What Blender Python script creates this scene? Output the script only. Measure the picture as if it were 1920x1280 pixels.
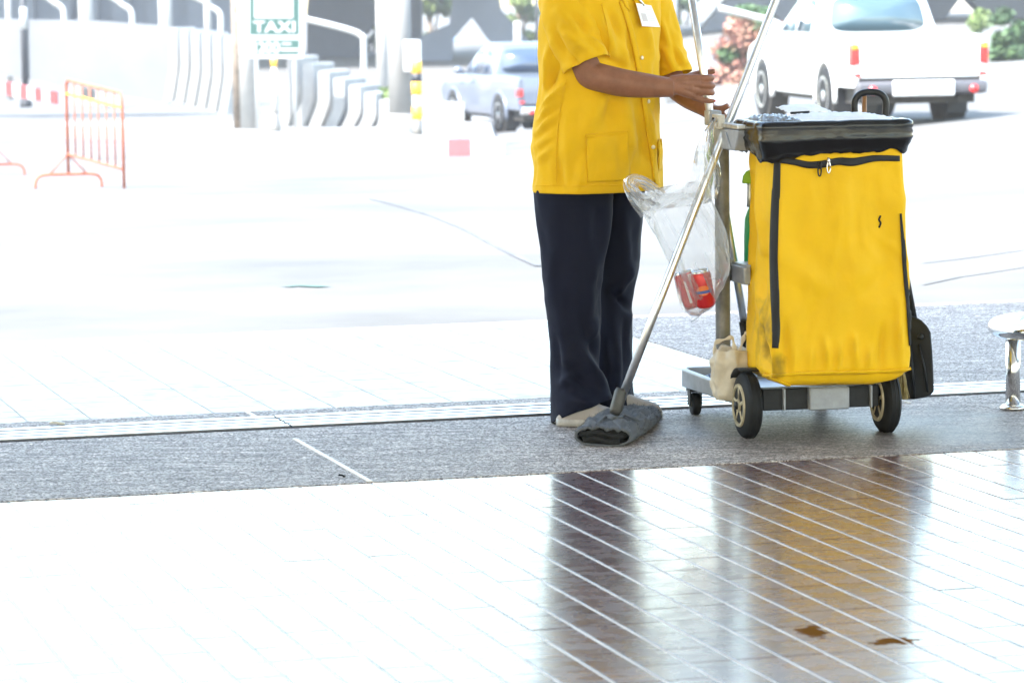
import bpy, bmesh, math, random
import numpy as np
from mathutils import Vector, Matrix, noise
from mathutils.bvhtree import BVHTree

random.seed(7)
rng = np.random.default_rng(7)
for o in list(bpy.data.objects):
    bpy.data.objects.remove(o)
scene = bpy.context.scene
COL = scene.collection
R = math.radians

# ------------------------------------------------------------------ camera
FPX, CX, CY = 6500.0, 960.0, 640.0          # focal length in pixels of a 1920 px wide frame
CAMH = 1.373
PITCH = math.atan((CY + 34.0) / FPX)
ROLL = R(0.75)
fw = Vector((0, math.cos(PITCH), -math.sin(PITCH)))
r0 = Vector((1, 0, 0)); u0 = r0.cross(fw)
rt = r0 * math.cos(ROLL) - u0 * math.sin(ROLL)
up = u0 * math.cos(ROLL) + r0 * math.sin(ROLL)
CAM = Vector((0, 0, CAMH))
cam_data = bpy.data.cameras.new('camera')
cam_data.sensor_width = 36.0
cam_data.lens = FPX / 1920.0 * 36.0
cam_data.clip_start = 0.1
cam_data.clip_end = 3000.0
cam_data.dof.use_dof = True
cam_data.dof.focus_distance = 10.5
cam_data.dof.aperture_fstop = 7.5
cam = bpy.data.objects.new('camera', cam_data)
m = Matrix((rt, up, -fw)).transposed().to_4x4()
m.translation = CAM
cam.matrix_world = m
COL.objects.link(cam)
scene.camera = cam

def ray(px, py):
    return fw + rt * ((px - CX) / FPX) - up * ((py - CY) / FPX)
def at(px, py, Y):
    """the point seen at a picture position, at depth Y metres from the camera"""
    d = ray(px, py)
    return CAM + d * (Y / d.y)
def ground(px, py, z=0.0):
    d = ray(px, py)
    return CAM + d * ((z - CAMH) / d.z)
def proj(p):
    v = Vector(p) - CAM
    z = v.dot(fw)
    return (CX + FPX * v.dot(rt) / z, CY - FPX * v.dot(up) / z)

# ------------------------------------------------------------------ light
SUN = Vector((-0.44, -0.40, 0.80)).normalized()      # towards the sun
world = bpy.data.worlds.new('World')
scene.world = world
world.use_nodes = True
wn = world.node_tree.nodes
sky = wn.new('ShaderNodeTexSky')
sky.sky_type = 'NISHITA'
sky.sun_disc = False
sky.sun_elevation = math.asin(SUN.z)
sky.sun_rotation = math.atan2(SUN.x, SUN.y)
sky.air_density = 1.7
sky.dust_density = 1.2
sky.ozone_density = 1.0
world.node_tree.links.new(sky.outputs[0], wn['Background'].inputs[0])
wn['Background'].inputs[1].default_value = 0.15
sun = bpy.data.lights.new('sun', 'SUN')
sun.energy = 2.9
sun.angle = R(0.53)
sun.color = (1.0, 0.96, 0.9)
sun_o = bpy.data.objects.new('sun', sun)
sun_o.rotation_euler = SUN.to_track_quat('Z', 'Y').to_euler()
sun_o.location = (-20, -20, 40)
COL.objects.link(sun_o)
scene.view_settings.view_transform = 'Standard'
scene.view_settings.look = 'None'
scene.view_settings.gamma = 1.0
scene.view_settings.use_curve_mapping = False
scene.view_settings.exposure = 2.62
scene.cycles.max_bounces = 10
scene.cycles.transparent_max_bounces = 24
scene.cycles.sample_clamp_indirect = 12.0

# floor axes: U runs along the floor track, V away from the camera across it
TH = R(16.0)
UA = Vector((math.cos(TH), math.sin(TH), 0))
VA = Vector((-math.sin(TH), math.cos(TH), 0))
def uv(u, v, z=0.0):
    return UA * u + VA * v + Vector((0, 0, z))

# ------------------------------------------------------------------ materials
def pbr(name, col, rough=0.6, metal=0.0, spec=0.5, var=0.0, vscale=8.0, bump=0.0, bscale=60.0, bdist=0.002,
        sheen=0.0, coat=0.0, trans=0.0, alpha=1.0, sss=0.0, col2=None, rvar=0.0, emit=0.0):
    mt = bpy.data.materials.new(name)
    mt.use_nodes = True
    nt = mt.node_tree
    b = nt.nodes['Principled BSDF']
    def si(k, v):
        if k in b.inputs:
            b.inputs[k].default_value = v
    c = (*col, 1.0)
    si('Base Color', c); si('Roughness', rough); si('Metallic', metal); si('Specular IOR Level', spec)
    si('Sheen Weight', sheen); si('Sheen Roughness', 0.4); si('Coat Weight', coat); si('Coat Roughness', 0.08)
    si('Transmission Weight', trans); si('Alpha', alpha)
    if sss:
        si('Subsurface Weight', sss); si('Subsurface Radius', (0.012, 0.005, 0.003)); si('Subsurface Scale', 0.6)
    if var or rvar or bump:
        geo = nt.nodes.new('ShaderNodeNewGeometry')
    if var:
        nz = nt.nodes.new('ShaderNodeTexNoise'); nz.inputs['Scale'].default_value = vscale; nz.inputs['Detail'].default_value = 6
        nz.inputs['Roughness'].default_value = 0.62
        nt.links.new(geo.outputs['Position'], nz.inputs['Vector'])
        rp = nt.nodes.new('ShaderNodeMapRange'); rp.inputs[1].default_value = 0.32; rp.inputs[2].default_value = 0.68
        nt.links.new(nz.outputs['Fac'], rp.inputs[0])
        mx = nt.nodes.new('ShaderNodeMix'); mx.data_type = 'RGBA'
        d = col2 if col2 else tuple(x * (1 - var) for x in col)
        mx.inputs[6].default_value = (*d, 1)
        mx.inputs[7].default_value = (*[min(1, x * (1 + 0.35 * var)) for x in col], 1)
        nt.links.new(rp.outputs[0], mx.inputs[0])
        nt.links.new(mx.outputs[2], b.inputs['Base Color'])
        if rvar:
            rr = nt.nodes.new('ShaderNodeMapRange')
            rr.inputs[3].default_value = max(0.02, rough - rvar); rr.inputs[4].default_value = rough + rvar
            nt.links.new(nz.outputs['Fac'], rr.inputs[0])
            nt.links.new(rr.outputs[0], b.inputs['Roughness'])
    if bump:
        n2 = nt.nodes.new('ShaderNodeTexNoise'); n2.inputs['Scale'].default_value = bscale; n2.inputs['Detail'].default_value = 4
        nt.links.new(geo.outputs['Position'], n2.inputs['Vector'])
        bp = nt.nodes.new('ShaderNodeBump'); bp.inputs['Strength'].default_value = bump; bp.inputs['Distance'].default_value = bdist
        nt.links.new(n2.outputs['Fac'], bp.inputs['Height'])
        nt.links.new(bp.outputs[0], b.inputs['Normal'])
    return mt

def node(nt, t, **kw):
    n = nt.nodes.new(t)
    for k, v in kw.items():
        if k.startswith('i'):
            n.inputs[int(k[1:])].default_value = v
        else:
            setattr(n, k, v)
    return n

def terrazzo_mat():
    mt = bpy.data.materials.new('terrazzo'); mt.use_nodes = True
    nt = mt.node_tree; b = nt.nodes['Principled BSDF']; L = nt.links.new
    geo = node(nt, 'ShaderNodeNewGeometry')
    vo = node(nt, 'ShaderNodeTexVoronoi'); vo.inputs['Scale'].default_value = 190
    L(geo.outputs['Position'], vo.inputs['Vector'])
    cr = node(nt, 'ShaderNodeValToRGB')
    cr.color_ramp.interpolation = 'CONSTANT'
    el = cr.color_ramp.elements
    el[0].position = 0; el[0].color = (0.12, 0.078, 0.062, 1)
    el[1].position = 0.22; el[1].color = (0.31, 0.248, 0.21, 1)
    for p, c in ((0.45, (0.46, 0.385, 0.33)), (0.68, (0.62, 0.53, 0.455)), (0.88, (0.82, 0.72, 0.62))):
        e = el.new(p); e.color = (*c, 1)
    sep = node(nt, 'ShaderNodeSeparateColor')
    L(vo.outputs['Color'], sep.inputs[0]); L(sep.outputs[0], cr.inputs[0])
    vo2 = node(nt, 'ShaderNodeTexVoronoi'); vo2.inputs['Scale'].default_value = 85
    L(geo.outputs['Position'], vo2.inputs['Vector'])
    sp2 = node(nt, 'ShaderNodeSeparateColor'); L(vo2.outputs['Color'], sp2.inputs[0])
    # traffic dirt, drawn out along the track
    mp = node(nt, 'ShaderNodeMapping'); mp.inputs['Rotation'].default_value = (0, 0, -TH); mp.inputs['Scale'].default_value = (1.6, 9, 1)
    L(geo.outputs['Position'], mp.inputs['Vector'])
    n1 = node(nt, 'ShaderNodeTexNoise'); n1.inputs['Scale'].default_value = 3.0; n1.inputs['Detail'].default_value = 8; n1.inputs['Roughness'].default_value = 0.7
    L(mp.outputs[0], n1.inputs['Vector'])
    r1 = node(nt, 'ShaderNodeMapRange', i1=0.42, i2=0.64, i3=1.0, i4=0.45)
    L(n1.outputs['Fac'], r1.inputs[0])
    # water left by the mop round the cart: darker and glossier
    n2 = node(nt, 'ShaderNodeTexNoise'); n2.inputs['Scale'].default_value = 4.5; n2.inputs['Detail'].default_value = 6
    L(geo.outputs['Position'], n2.inputs['Vector'])
    vd = node(nt, 'ShaderNodeVectorMath', operation='DISTANCE'); vd.inputs[1].default_value = (1.05, 10.45, 0)
    L(geo.outputs['Position'], vd.inputs[0])
    ad = node(nt, 'ShaderNodeMath', operation='MULTIPLY_ADD'); ad.inputs[1].default_value = -0.9
    L(n2.outputs['Fac'], ad.inputs[0]); L(vd.outputs['Value'], ad.inputs[2])
    wet = node(nt, 'ShaderNodeMapRange', i1=-0.1, i2=0.3, i3=1.0, i4=0.0)
    L(ad.outputs[0], wet.inputs[0])
    mul = node(nt, 'ShaderNodeMix', data_type='RGBA', blend_type='MULTIPLY'); mul.inputs[0].default_value = 1
    pb = node(nt, 'ShaderNodeMapRange', i3=0.78, i4=1.2); L(sp2.outputs[0], pb.inputs[0])
    m0 = node(nt, 'ShaderNodeMix', data_type='RGBA', blend_type='MULTIPLY'); m0.inputs[0].default_value = 1
    L(cr.outputs[0], m0.inputs[6]); L(pb.outputs[0], m0.inputs[7])
    L(m0.outputs[2], mul.inputs[6]); L(r1.outputs[0], mul.inputs[7])
    dk = node(nt, 'ShaderNodeMix', data_type='RGBA', blend_type='MULTIPLY'); dk.inputs[7].default_value = (0.5, 0.48, 0.47, 1)
    L(wet.outputs[0], dk.inputs[0]); L(mul.outputs[2], dk.inputs[6])
    L(dk.outputs[2], b.inputs['Base Color']); b.inputs['Specular IOR Level'].default_value = 0.5
    rg = node(nt, 'ShaderNodeMapRange', i3=0.72, i4=0.5)
    L(wet.outputs[0], rg.inputs[0]); L(rg.outputs[0], b.inputs['Roughness'])
    bp = node(nt, 'ShaderNodeBump'); bp.inputs['Strength'].default_value = 0.9; bp.inputs['Distance'].default_value = 0.004
    L(sep.outputs[1], bp.inputs['Height']); L(bp.outputs[0], b.inputs['Normal'])
    return mt

def tile_mat(name, col, rough, stains=(), coat=0.3):
    mt = bpy.data.materials.new(name); mt.use_nodes = True
    nt = mt.node_tree; b = nt.nodes['Principled BSDF']; L = nt.links.new
    geo = node(nt, 'ShaderNodeNewGeometry'); oi = node(nt, 'ShaderNodeObjectInfo')
    n1 = node(nt, 'ShaderNodeTexNoise'); n1.inputs['Scale'].default_value = 7; n1.inputs['Detail'].default_value = 7
    L(geo.outputs['Position'], n1.inputs['Vector'])
    mx = node(nt, 'ShaderNodeMix', data_type='RGBA')
    mx.inputs[6].default_value = (*[c * 0.7 for c in col], 1); mx.inputs[7].default_value = (*[c * 1.3 for c in col], 1)
    L(n1.outputs['Fac'], mx.inputs[0])
    hv = node(nt, 'ShaderNodeMapRange', i3=0.8, i4=1.2)
    L(oi.outputs['Random'], hv.inputs[0])
    m2 = node(nt, 'ShaderNodeMix', data_type='RGBA', blend_type='MULTIPLY'); m2.inputs[0].default_value = 1
    L(mx.outputs[2], m2.inputs[6]); L(hv.outputs[0], m2.inputs[7])
    last = m2.outputs[2]
    rlast = None; slast = None
    rr = node(nt, 'ShaderNodeMapRange', i1=0.3, i2=0.75, i3=rough * 0.8, i4=rough * 1.35)
    n3 = node(nt, 'ShaderNodeTexNoise'); n3.inputs['Scale'].default_value = 16; n3.inputs['Detail'].default_value = 8
    L(geo.outputs['Position'], n3.inputs['Vector']); L(n3.outputs['Fac'], rr.inputs[0])
    rlast = rr.outputs[0]
    for (sx, sy, ax, ay, thr) in stains:
        ns = node(nt, 'ShaderNodeTexNoise'); ns.inputs['Scale'].default_value = 30; ns.inputs['Detail'].default_value = 5
        L(geo.outputs['Position'], ns.inputs['Vector'])
        mp = node(nt, 'ShaderNodeMapping'); mp.vector_type = 'TEXTURE'
        mp.inputs['Location'].default_value = (sx, sy, 0); mp.inputs['Scale'].default_value = (ax, ay, 1)
        L(geo.outputs['Position'], mp.inputs['Vector'])
        ln = node(nt, 'ShaderNodeVectorMath', operation='LENGTH'); L(mp.outputs[0], ln.inputs[0])
        ma = node(nt, 'ShaderNodeMath', operation='MULTIPLY_ADD'); ma.inputs[1].default_value = 2.2
        L(ns.outputs['Fac'], ma.inputs[0]); L(ln.outputs['Value'], ma.inputs[2])
        sm = node(nt, 'ShaderNodeMapRange', i1=thr, i2=thr + 0.18, i3=1.0, i4=0.0); L(ma.outputs[0], sm.inputs[0])
        ms = node(nt, 'ShaderNodeMix', data_type='RGBA'); ms.inputs[7].default_value = (0.17, 0.07, 0.014, 1)
        L(sm.outputs[0], ms.inputs[0]); L(last, ms.inputs[6]); last = ms.outputs[2]
        mr = node(nt, 'ShaderNodeMix', data_type='FLOAT'); mr.inputs[3].default_value = 0.8
        L(sm.outputs[0], mr.inputs[0]); L(rlast, mr.inputs[2]); rlast = mr.outputs[0]
        inv = node(nt, 'ShaderNodeMath', operation='SUBTRACT'); inv.inputs[0].default_value = 1.0; L(sm.outputs[0], inv.inputs[1])
        if slast is None:
            slast = inv.outputs[0]
        else:
            mm_ = node(nt, 'ShaderNodeMath', operation='MULTIPLY'); L(slast, mm_.inputs[0]); L(inv.outputs[0], mm_.inputs[1]); slast = mm_.outputs[0]
    L(last, b.inputs['Base Color']); L(rlast, b.inputs['Roughness'])
    if not stains:
        b.inputs['Specular IOR Level'].default_value = 0.6
    b.inputs['Coat Weight'].default_value = coat
    if slast is not None:
        for nm_, k_ in (('Specular IOR Level', 0.6), ('Coat Weight', coat)):
            q_ = node(nt, 'ShaderNodeMath', operation='MULTIPLY'); q_.inputs[1].default_value = k_; L(slast, q_.inputs[0]); L(q_.outputs[0], b.inputs[nm_])
    b.inputs['Coat Roughness'].default_value = 0.13
    nb = node(nt, 'ShaderNodeTexNoise'); nb.inputs['Scale'].default_value = 22; nb.inputs['Detail'].default_value = 2
    L(geo.outputs['Position'], nb.inputs['Vector'])
    bp = node(nt, 'ShaderNodeBump'); bp.inputs['Strength'].default_value = 0.12; bp.inputs['Distance'].default_value = 0.002
    L(nb.outputs['Fac'], bp.inputs['Height']); L(bp.outputs[0], b.inputs['Normal'])
    return mt

def film_mat(name, tint, white, gloss):
    """thin plastic film: mostly clear, a little milky, glossy"""
    mt = bpy.data.materials.new(name); mt.use_nodes = True
    nt = mt.node_tree; L = nt.links.new
    nt.nodes.remove(nt.nodes['Principled BSDF'])
    out = nt.nodes['Material Output']
    tr = node(nt, 'ShaderNodeBsdfTransparent'); tr.inputs[0].default_value = (*tint, 1)
    di = node(nt, 'ShaderNodeBsdfDiffuse'); di.inputs[0].default_value = (0.85, 0.86, 0.88, 1)
    tl = node(nt, 'ShaderNodeBsdfTranslucent'); tl.inputs[0].default_value = (0.85, 0.86, 0.88, 1)
    gl = node(nt, 'ShaderNodeBsdfGlossy'); gl.inputs['Roughness'].default_value = 0.16
    a1 = node(nt, 'ShaderNodeMixShader', i0=0.5); L(di.outputs[0], a1.inputs[1]); L(tl.outputs[0], a1.inputs[2])
    lw = node(nt, 'ShaderNodeLayerWeight'); lw.inputs['Blend'].default_value = 0.35
    w = node(nt, 'ShaderNodeMapRange', i3=white, i4=min(1, white * 2.6)); L(lw.outputs['Facing'], w.inputs[0])
    a2 = node(nt, 'ShaderNodeMixShader'); L(w.outputs[0], a2.inputs[0]); L(tr.outputs[0], a2.inputs[1]); L(a1.outputs[0], a2.inputs[2])
    a3 = node(nt, 'ShaderNodeMixShader'); 
    fr = node(nt, 'ShaderNodeFresnel'); fr.inputs[0].default_value = 1.45
    fm = node(nt, 'ShaderNodeMath', operation='MULTIPLY'); fm.inputs[1].default_value = gloss; L(fr.outputs[0], fm.inputs[0])
    L(fm.outputs[0], a3.inputs[0]); L(a2.outputs[0], a3.inputs[1]); L(gl.outputs[0], a3.inputs[2])
    geo = node(nt, 'ShaderNodeNewGeometry')
    nz = node(nt, 'ShaderNodeTexNoise'); nz.inputs['Scale'].default_value = 35; nz.inputs['Detail'].default_value = 3; nz.inputs['Distortion'].default_value = 1.0
    L(geo.outputs['Position'], nz.inputs['Vector'])
    bp = node(nt, 'ShaderNodeBump'); bp.inputs['Strength'].default_value = 0.35; bp.inputs['Distance'].default_value = 0.003
    L(nz.outputs['Fac'], bp.inputs['Height']); L(bp.outputs[0], gl.inputs['Normal']); L(bp.outputs[0], di.inputs['Normal'])
    L(a3.outputs[0], out.inputs['Surface'])
    return mt

def fabric_mat(name, col, rough=0.8, weave=900.0, soil=None, spec=0.2, sheen=0.05):
    mt = pbr(name, col, rough, spec=spec, sheen=sheen)
    nt = mt.node_tree; b = nt.nodes['Principled BSDF']; L = nt.links.new
    geo = node(nt, 'ShaderNodeNewGeometry')
    n1 = node(nt, 'ShaderNodeTexNoise'); n1.inputs['Scale'].default_value = 9; n1.inputs['Detail'].default_value = 7
    L(geo.outputs['Position'], n1.inputs['Vector'])
    mx = node(nt, 'ShaderNodeMix', data_type='RGBA')
    mx.inputs[6].default_value = (*[c * 0.88 for c in col], 1); mx.inputs[7].default_value = (*[min(1, c * 1.08) for c in col], 1)
    L(n1.outputs['Fac'], mx.inputs[0]); last = mx.outputs[2]
    for (c, p, sx, sy, sz, amt) in (soil or ()):
        mp = node(nt, 'ShaderNodeMapping'); mp.vector_type = 'TEXTURE'
        mp.inputs['Location'].default_value = p; mp.inputs['Scale'].default_value = (sx, sy, sz)
        L(geo.outputs['Position'], mp.inputs['Vector'])
        ln = node(nt, 'ShaderNodeVectorMath', operation='LENGTH'); L(mp.outputs[0], ln.inputs[0])
        ns = node(nt, 'ShaderNodeTexNoise'); ns.inputs['Scale'].default_value = 22; ns.inputs['Detail'].default_value = 7
        L(geo.outputs['Position'], ns.inputs['Vector'])
        ma = node(nt, 'ShaderNodeMath', operation='MULTIPLY_ADD'); ma.inputs[1].default_value = 1.8
        L(ns.outputs['Fac'], ma.inputs[0]); L(ln.outputs['Value'], ma.inputs[2])
        sm = node(nt, 'ShaderNodeMapRange', i1=1.1, i2=1.9, i3=amt, i4=0.0); L(ma.outputs[0], sm.inputs[0])
        ms = node(nt, 'ShaderNodeMix', data_type='RGBA'); ms.inputs[7].default_value = (*c, 1)
        L(sm.outputs[0], ms.inputs[0]); L(last, ms.inputs[6]); last = ms.outputs[2]
    L(last, b.inputs['Base Color'])
    wv = node(nt, 'ShaderNodeTexNoise'); wv.inputs['Scale'].default_value = weave; wv.inputs['Detail'].default_value = 1
    L(geo.outputs['Position'], wv.inputs['Vector'])
    n2 = node(nt, 'ShaderNodeTexNoise'); n2.inputs['Scale'].default_value = 26; n2.inputs['Detail'].default_value = 4
    L(geo.outputs['Position'], n2.inputs['Vector'])
    b1 = node(nt, 'ShaderNodeBump'); b1.inputs['Strength'].default_value = 0.35; b1.inputs['Distance'].default_value = 0.006
    L(n2.outputs['Fac'], b1.inputs['Height'])
    b2 = node(nt, 'ShaderNodeBump'); b2.inputs['Strength'].default_value = 0.25; b2.inputs['Distance'].default_value = 0.0007
    L(wv.outputs['Fac'], b2.inputs['Height']); L(b1.outputs[0], b2.inputs['Normal']); L(b2.outputs[0], b.inputs['Normal'])
    return mt

M = {}
M['concrete'] = pbr('pale_concrete', (0.22, 0.215, 0.208), 0.85, var=0.25, vscale=0.7, bump=0.3, bscale=25)
M['road'] = pbr('road_concrete', (0.128, 0.124, 0.118), 0.85, var=0.40, vscale=0.30, bump=0.2, bscale=20)
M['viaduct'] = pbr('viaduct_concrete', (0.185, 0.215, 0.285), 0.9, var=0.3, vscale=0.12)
M['white_paint'] = pbr('white_paint', (0.44, 0.44, 0.435), 0.6, var=0.12, vscale=2)
M['barrier_white'] = pbr('barrier_white', (0.30, 0.296, 0.288), 0.75, var=0.2, vscale=1.5)
M['red_paint'] = pbr('red_paint', (0.38, 0.10, 0.05), 0.6, var=0.25, vscale=4)
M['dark_red_paint'] = pbr('dark_red_paint', (0.28, 0.05, 0.05), 0.6, var=0.25, vscale=4)
M['teal'] = pbr('teal_sign_face', (0.022, 0.07, 0.06), 0.7)
M['yellow_paint'] = pbr('yellow_paint', (0.75, 0.42, 0.03), 0.55, var=0.15)
M['black_paint'] = pbr('black_paint', (0.025, 0.027, 0.035), 0.5, var=0.2)
M['alu'] = pbr('aluminium', (0.72, 0.72, 0.73), 0.32, metal=1.0, var=0.15, vscale=14, rvar=0.1)
M['alu_worn'] = pbr('worn_aluminium', (0.6, 0.59, 0.57), 0.4, metal=0.85, var=0.3, vscale=25, rvar=0.12)
M['steel'] = pbr('stainless_steel', (0.68, 0.67, 0.66), 0.14, metal=1.0, var=0.1, vscale=10, rvar=0.05)
M['column_grey'] = pbr('cart_column_grey', (0.2, 0.19, 0.175), 0.5, metal=0.35, var=0.4, vscale=20, rvar=0.1, bump=0.15, bscale=90)
M['cart_grey'] = pbr('cart_grey_plastic', (0.34, 0.355, 0.385), 0.42, var=0.25, vscale=18, bump=0.15, bscale=120)
M['cart_dark'] = pbr('cart_dark_plastic', (0.022, 0.022, 0.025), 0.55, spec=0.3, var=0.4, vscale=25)
M['beige_plastic'] = pbr('beige_clip_plastic', (0.62, 0.57, 0.48), 0.45, var=0.2, vscale=30)
M['rubber'] = pbr('tyre_rubber', (0.011, 0.011, 0.012), 0.65, spec=0.3, var=0.4, vscale=30, bump=0.2, bscale=150)
M['rim_cream'] = pbr('wheel_rim_cream', (0.5, 0.42, 0.27), 0.5, var=0.45, vscale=35)
M['black_plastic'] = pbr('black_plastic', (0.010, 0.010, 0.012), 0.4, spec=0.4, var=0.3, vscale=30)
M['navy_plastic'] = pbr('dustpan_plastic', (0.011, 0.013, 0.019), 0.5, spec=0.35, var=0.3, vscale=25, bump=0.1, bscale=150)
M['liner'] = pbr('black_liner_film', (0.006, 0.006, 0.007), 0.22, spec=0.5, bump=0.25, bscale=25, bdist=0.006)
M['zip'] = pbr('zip_tape', (0.008, 0.008, 0.01), 0.7, bump=0.4, bscale=500, bdist=0.001)
M['nickel'] = pbr('nickel', (0.75, 0.73, 0.68), 0.25, metal=1.0)
M['paper'] = pbr('white_paper', (0.82, 0.82, 0.83), 0.7, var=0.08, vscale=12)
M['wood'] = pbr('broom_stick_wood', (0.36, 0.17, 0.06), 0.5, var=0.4, vscale=40)
M['straw'] = pbr('broom_straw', (0.34, 0.25, 0.09), 0.75, var=0.4, vscale=60)
M['beige_bag'] = pbr('beige_carrier_bag', (0.62, 0.54, 0.42), 0.35, var=0.15, vscale=20, trans=0.0, sss=0.0)
M['green'] = pbr('lime_plastic', (0.27, 0.5, 0.01), 0.45, var=0.2, vscale=20)
M['bottle_green'] = pbr('green_bottle', (0.02, 0.33, 0.11), 0.3, var=0.15)
M['blue'] = pbr('blue_plastic', (0.02, 0.05, 0.16), 0.45, var=0.2)
M['skin'] = pbr('brown_skin', (0.285, 0.125, 0.072), 0.5, spec=0.35, var=0.22, vscale=24, bump=0.12, bscale=160, bdist=0.0015, sss=0.12)
M['nail'] = pbr('red_nail', (0.5, 0.05, 0.05), 0.3)
M['hair'] = pbr('black_hair', (0.012, 0.01, 0.009), 0.45)
M['eye'] = pbr('eye_white', (0.8, 0.8, 0.78), 0.2)
M['shirt'] = fabric_mat('yellow_cotton', (0.76, 0.435, 0.008), 0.82)
M['trousers'] = fabric_mat('navy_cloth', (0.0085, 0.010, 0.023), 0.75, weave=1300, spec=0.12, sheen=0.02)
M['canvas'] = fabric_mat('canvas_shoe', (0.40, 0.36, 0.33), 0.85)
M['badge'] = pbr('badge_card', (0.8, 0.8, 0.82), 0.25)
M['badge_print'] = pbr('badge_print', (0.55, 0.5, 0.52), 0.4)
M['button'] = pbr('pale_button', (0.82, 0.72, 0.5), 0.35)
M['mop'] = fabric_mat('grey_mop_cloth', (0.105, 0.11, 0.118), 0.95, weave=600)
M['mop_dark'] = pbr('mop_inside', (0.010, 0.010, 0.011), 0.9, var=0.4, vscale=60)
M['can_red'] = pbr('red_can_print', (0.55, 0.02, 0.025), 0.3, metal=0.2, var=0.1)
M['can_blue'] = pbr('blue_can_print', (0.06, 0.1, 0.35), 0.3)
M['can_orange'] = pbr('orange_can_print', (0.75, 0.2, 0.05), 0.3)
M['film'] = film_mat('clear_plastic_film', (0.94, 0.945, 0.95), 0.24, 0.6)
M['film_top'] = film_mat('clear_plastic_wrap', (0.96, 0.96, 0.97), 0.22, 1.0)
M['car_white'] = pbr('white_car_paint', (0.76, 0.77, 0.77), 0.3, coat=0.6)
M['car_silver'] = pbr('silver_car_paint', (0.12, 0.14, 0.185), 0.35, metal=0.2, coat=0.6)
M['glass'] = pbr('tinted_car_glass', (0.06, 0.10, 0.12), 0.06, spec=0.9)
M['glass_dark'] = pbr('dark_car_glass', (0.04, 0.06, 0.10), 0.06, spec=0.9)
M['lamp_red'] = pbr('red_tail_lamp', (0.6, 0.02, 0.02), 0.25, coat=0.5)
M['lamp_orange'] = pbr('orange_tail_lamp', (0.8, 0.28, 0.02), 0.25, coat=0.5)
M['under'] = pbr('car_underside', (0.05, 0.045, 0.04), 0.8, var=0.4, vscale=4)
M['chrome'] = pbr('chrome', (0.8, 0.8, 0.8), 0.12, metal=1.0)
M['plate'] = pbr('plate_white', (0.75, 0.76, 0.77), 0.4)
M['bark'] = pbr('bark', (0.24, 0.19, 0.15), 0.9, var=0.5, vscale=6, bump=0.6, bscale=12, bdist=0.02)
M['leaf'] = pbr('green_leaf', (0.055, 0.11, 0.035), 0.6, var=0.5, vscale=1.2)
M['leaf_light'] = pbr('pale_green_leaf', (0.14, 0.2, 0.05), 0.6, var=0.4, vscale=1.2)
M['flower'] = pbr('pink_bract', (0.33, 0.12, 0.10), 0.7, var=0.5, vscale=2.5, col2=(0.28, 0.2, 0.12))
M['grout'] = pbr('pale_grout', (0.80, 0.70, 0.60), 0.42, spec=0.6, var=0.2, vscale=9)
M['roof_blue'] = pbr('blue_roof', (0.10, 0.17, 0.3), 0.5)
M['cream_wall'] = pbr('cream_wall', (0.55, 0.5, 0.42), 0.8, var=0.2, vscale=0.6)
M['tar'] = pbr('joint_tar', (0.105, 0.105, 0.11), 0.8, var=0.3, vscale=2)
M['green_mark'] = pbr('worn_green_paint', (0.05, 0.11, 0.09), 0.7, var=0.3, vscale=12)
M['maroon'] = pbr('maroon_rubber', (0.03, 0.005, 0.005), 0.95, spec=0.03, var=0.3, vscale=8)
M['track_groove'] = pbr('track_groove', (0.16, 0.17, 0.19), 0.6, metal=0.3, var=0.3, vscale=9)
M['outer_grout'] = pbr('dull_grout', (0.46, 0.385, 0.31), 0.75, var=0.3, vscale=9)
M['wall_grey'] = pbr('shade_toned_wall', (0.185, 0.19, 0.2), 0.8, var=0.2, vscale=0.3)  # white boundary wall greyed: its slight shade is put into the colour
M['socket'] = pbr('mop_socket', (0.075, 0.072, 0.066), 0.5, metal=0.2, var=0.35, vscale=40)
M['sole'] = pbr('shoe_sole', (0.5, 0.47, 0.43), 0.6, var=0.3, vscale=30)
M['divider'] = pbr('divider_inlay', (0.78, 0.70, 0.62), 0.5, var=0.15, vscale=10)
M['building'] = pbr('building_panel', (0.3, 0.3, 0.3), 0.7, var=0.15, vscale=0.4)
M['bumper_grey'] = pbr('bumper_grey', (0.075, 0.075, 0.085), 0.5)
M['kerb_red'] = pbr('kerb_red', (0.36, 0.066, 0.075), 0.6, var=0.15, vscale=4)
M['roof_under'] = pbr('canopy_paint', (0.66, 0.645, 0.62), 0.7, var=0.1, vscale=0.5)
M['terrazzo'] = terrazzo_mat()
rs1 = ground(1523, 1183); rs2 = ground(1675, 1201); rs3 = ground(1640, 1190)
M['tile'] = tile_mat('brown_glazed_tile', (0.105, 0.056, 0.054), 0.26,
                     stains=((rs1.x, rs1.y, 0.034, 0.075, 1.86), (rs2.x, rs2.y, 0.07, 0.07, 1.56)))
M['outer_tile'] = tile_mat('glazed_outer_tile', (0.30, 0.26, 0.25), 0.34, coat=0.0)

# ------------------------------------------------------------------ mesh helpers
def rings_mesh(rings, cap0=True, cap1=True, closed=True, flip=False):
    rings = np.asarray(rings, float)
    n, k, _ = rings.shape
    verts = rings.reshape(-1, 3).tolist()
    faces = []
    kk = k if closed else k - 1
    for i in range(n - 1):
        for j in range(kk):
            a = i * k + j; b = i * k + (j + 1) % k
            f = (a, b, b + k, a + k)
            faces.append(f[::-1] if flip else f)
    if cap0:
        faces.append(tuple(range(k))[::-1])
    if cap1:
        faces.append(tuple((n - 1) * k + j for j in range(k)))
    return verts, faces

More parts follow.
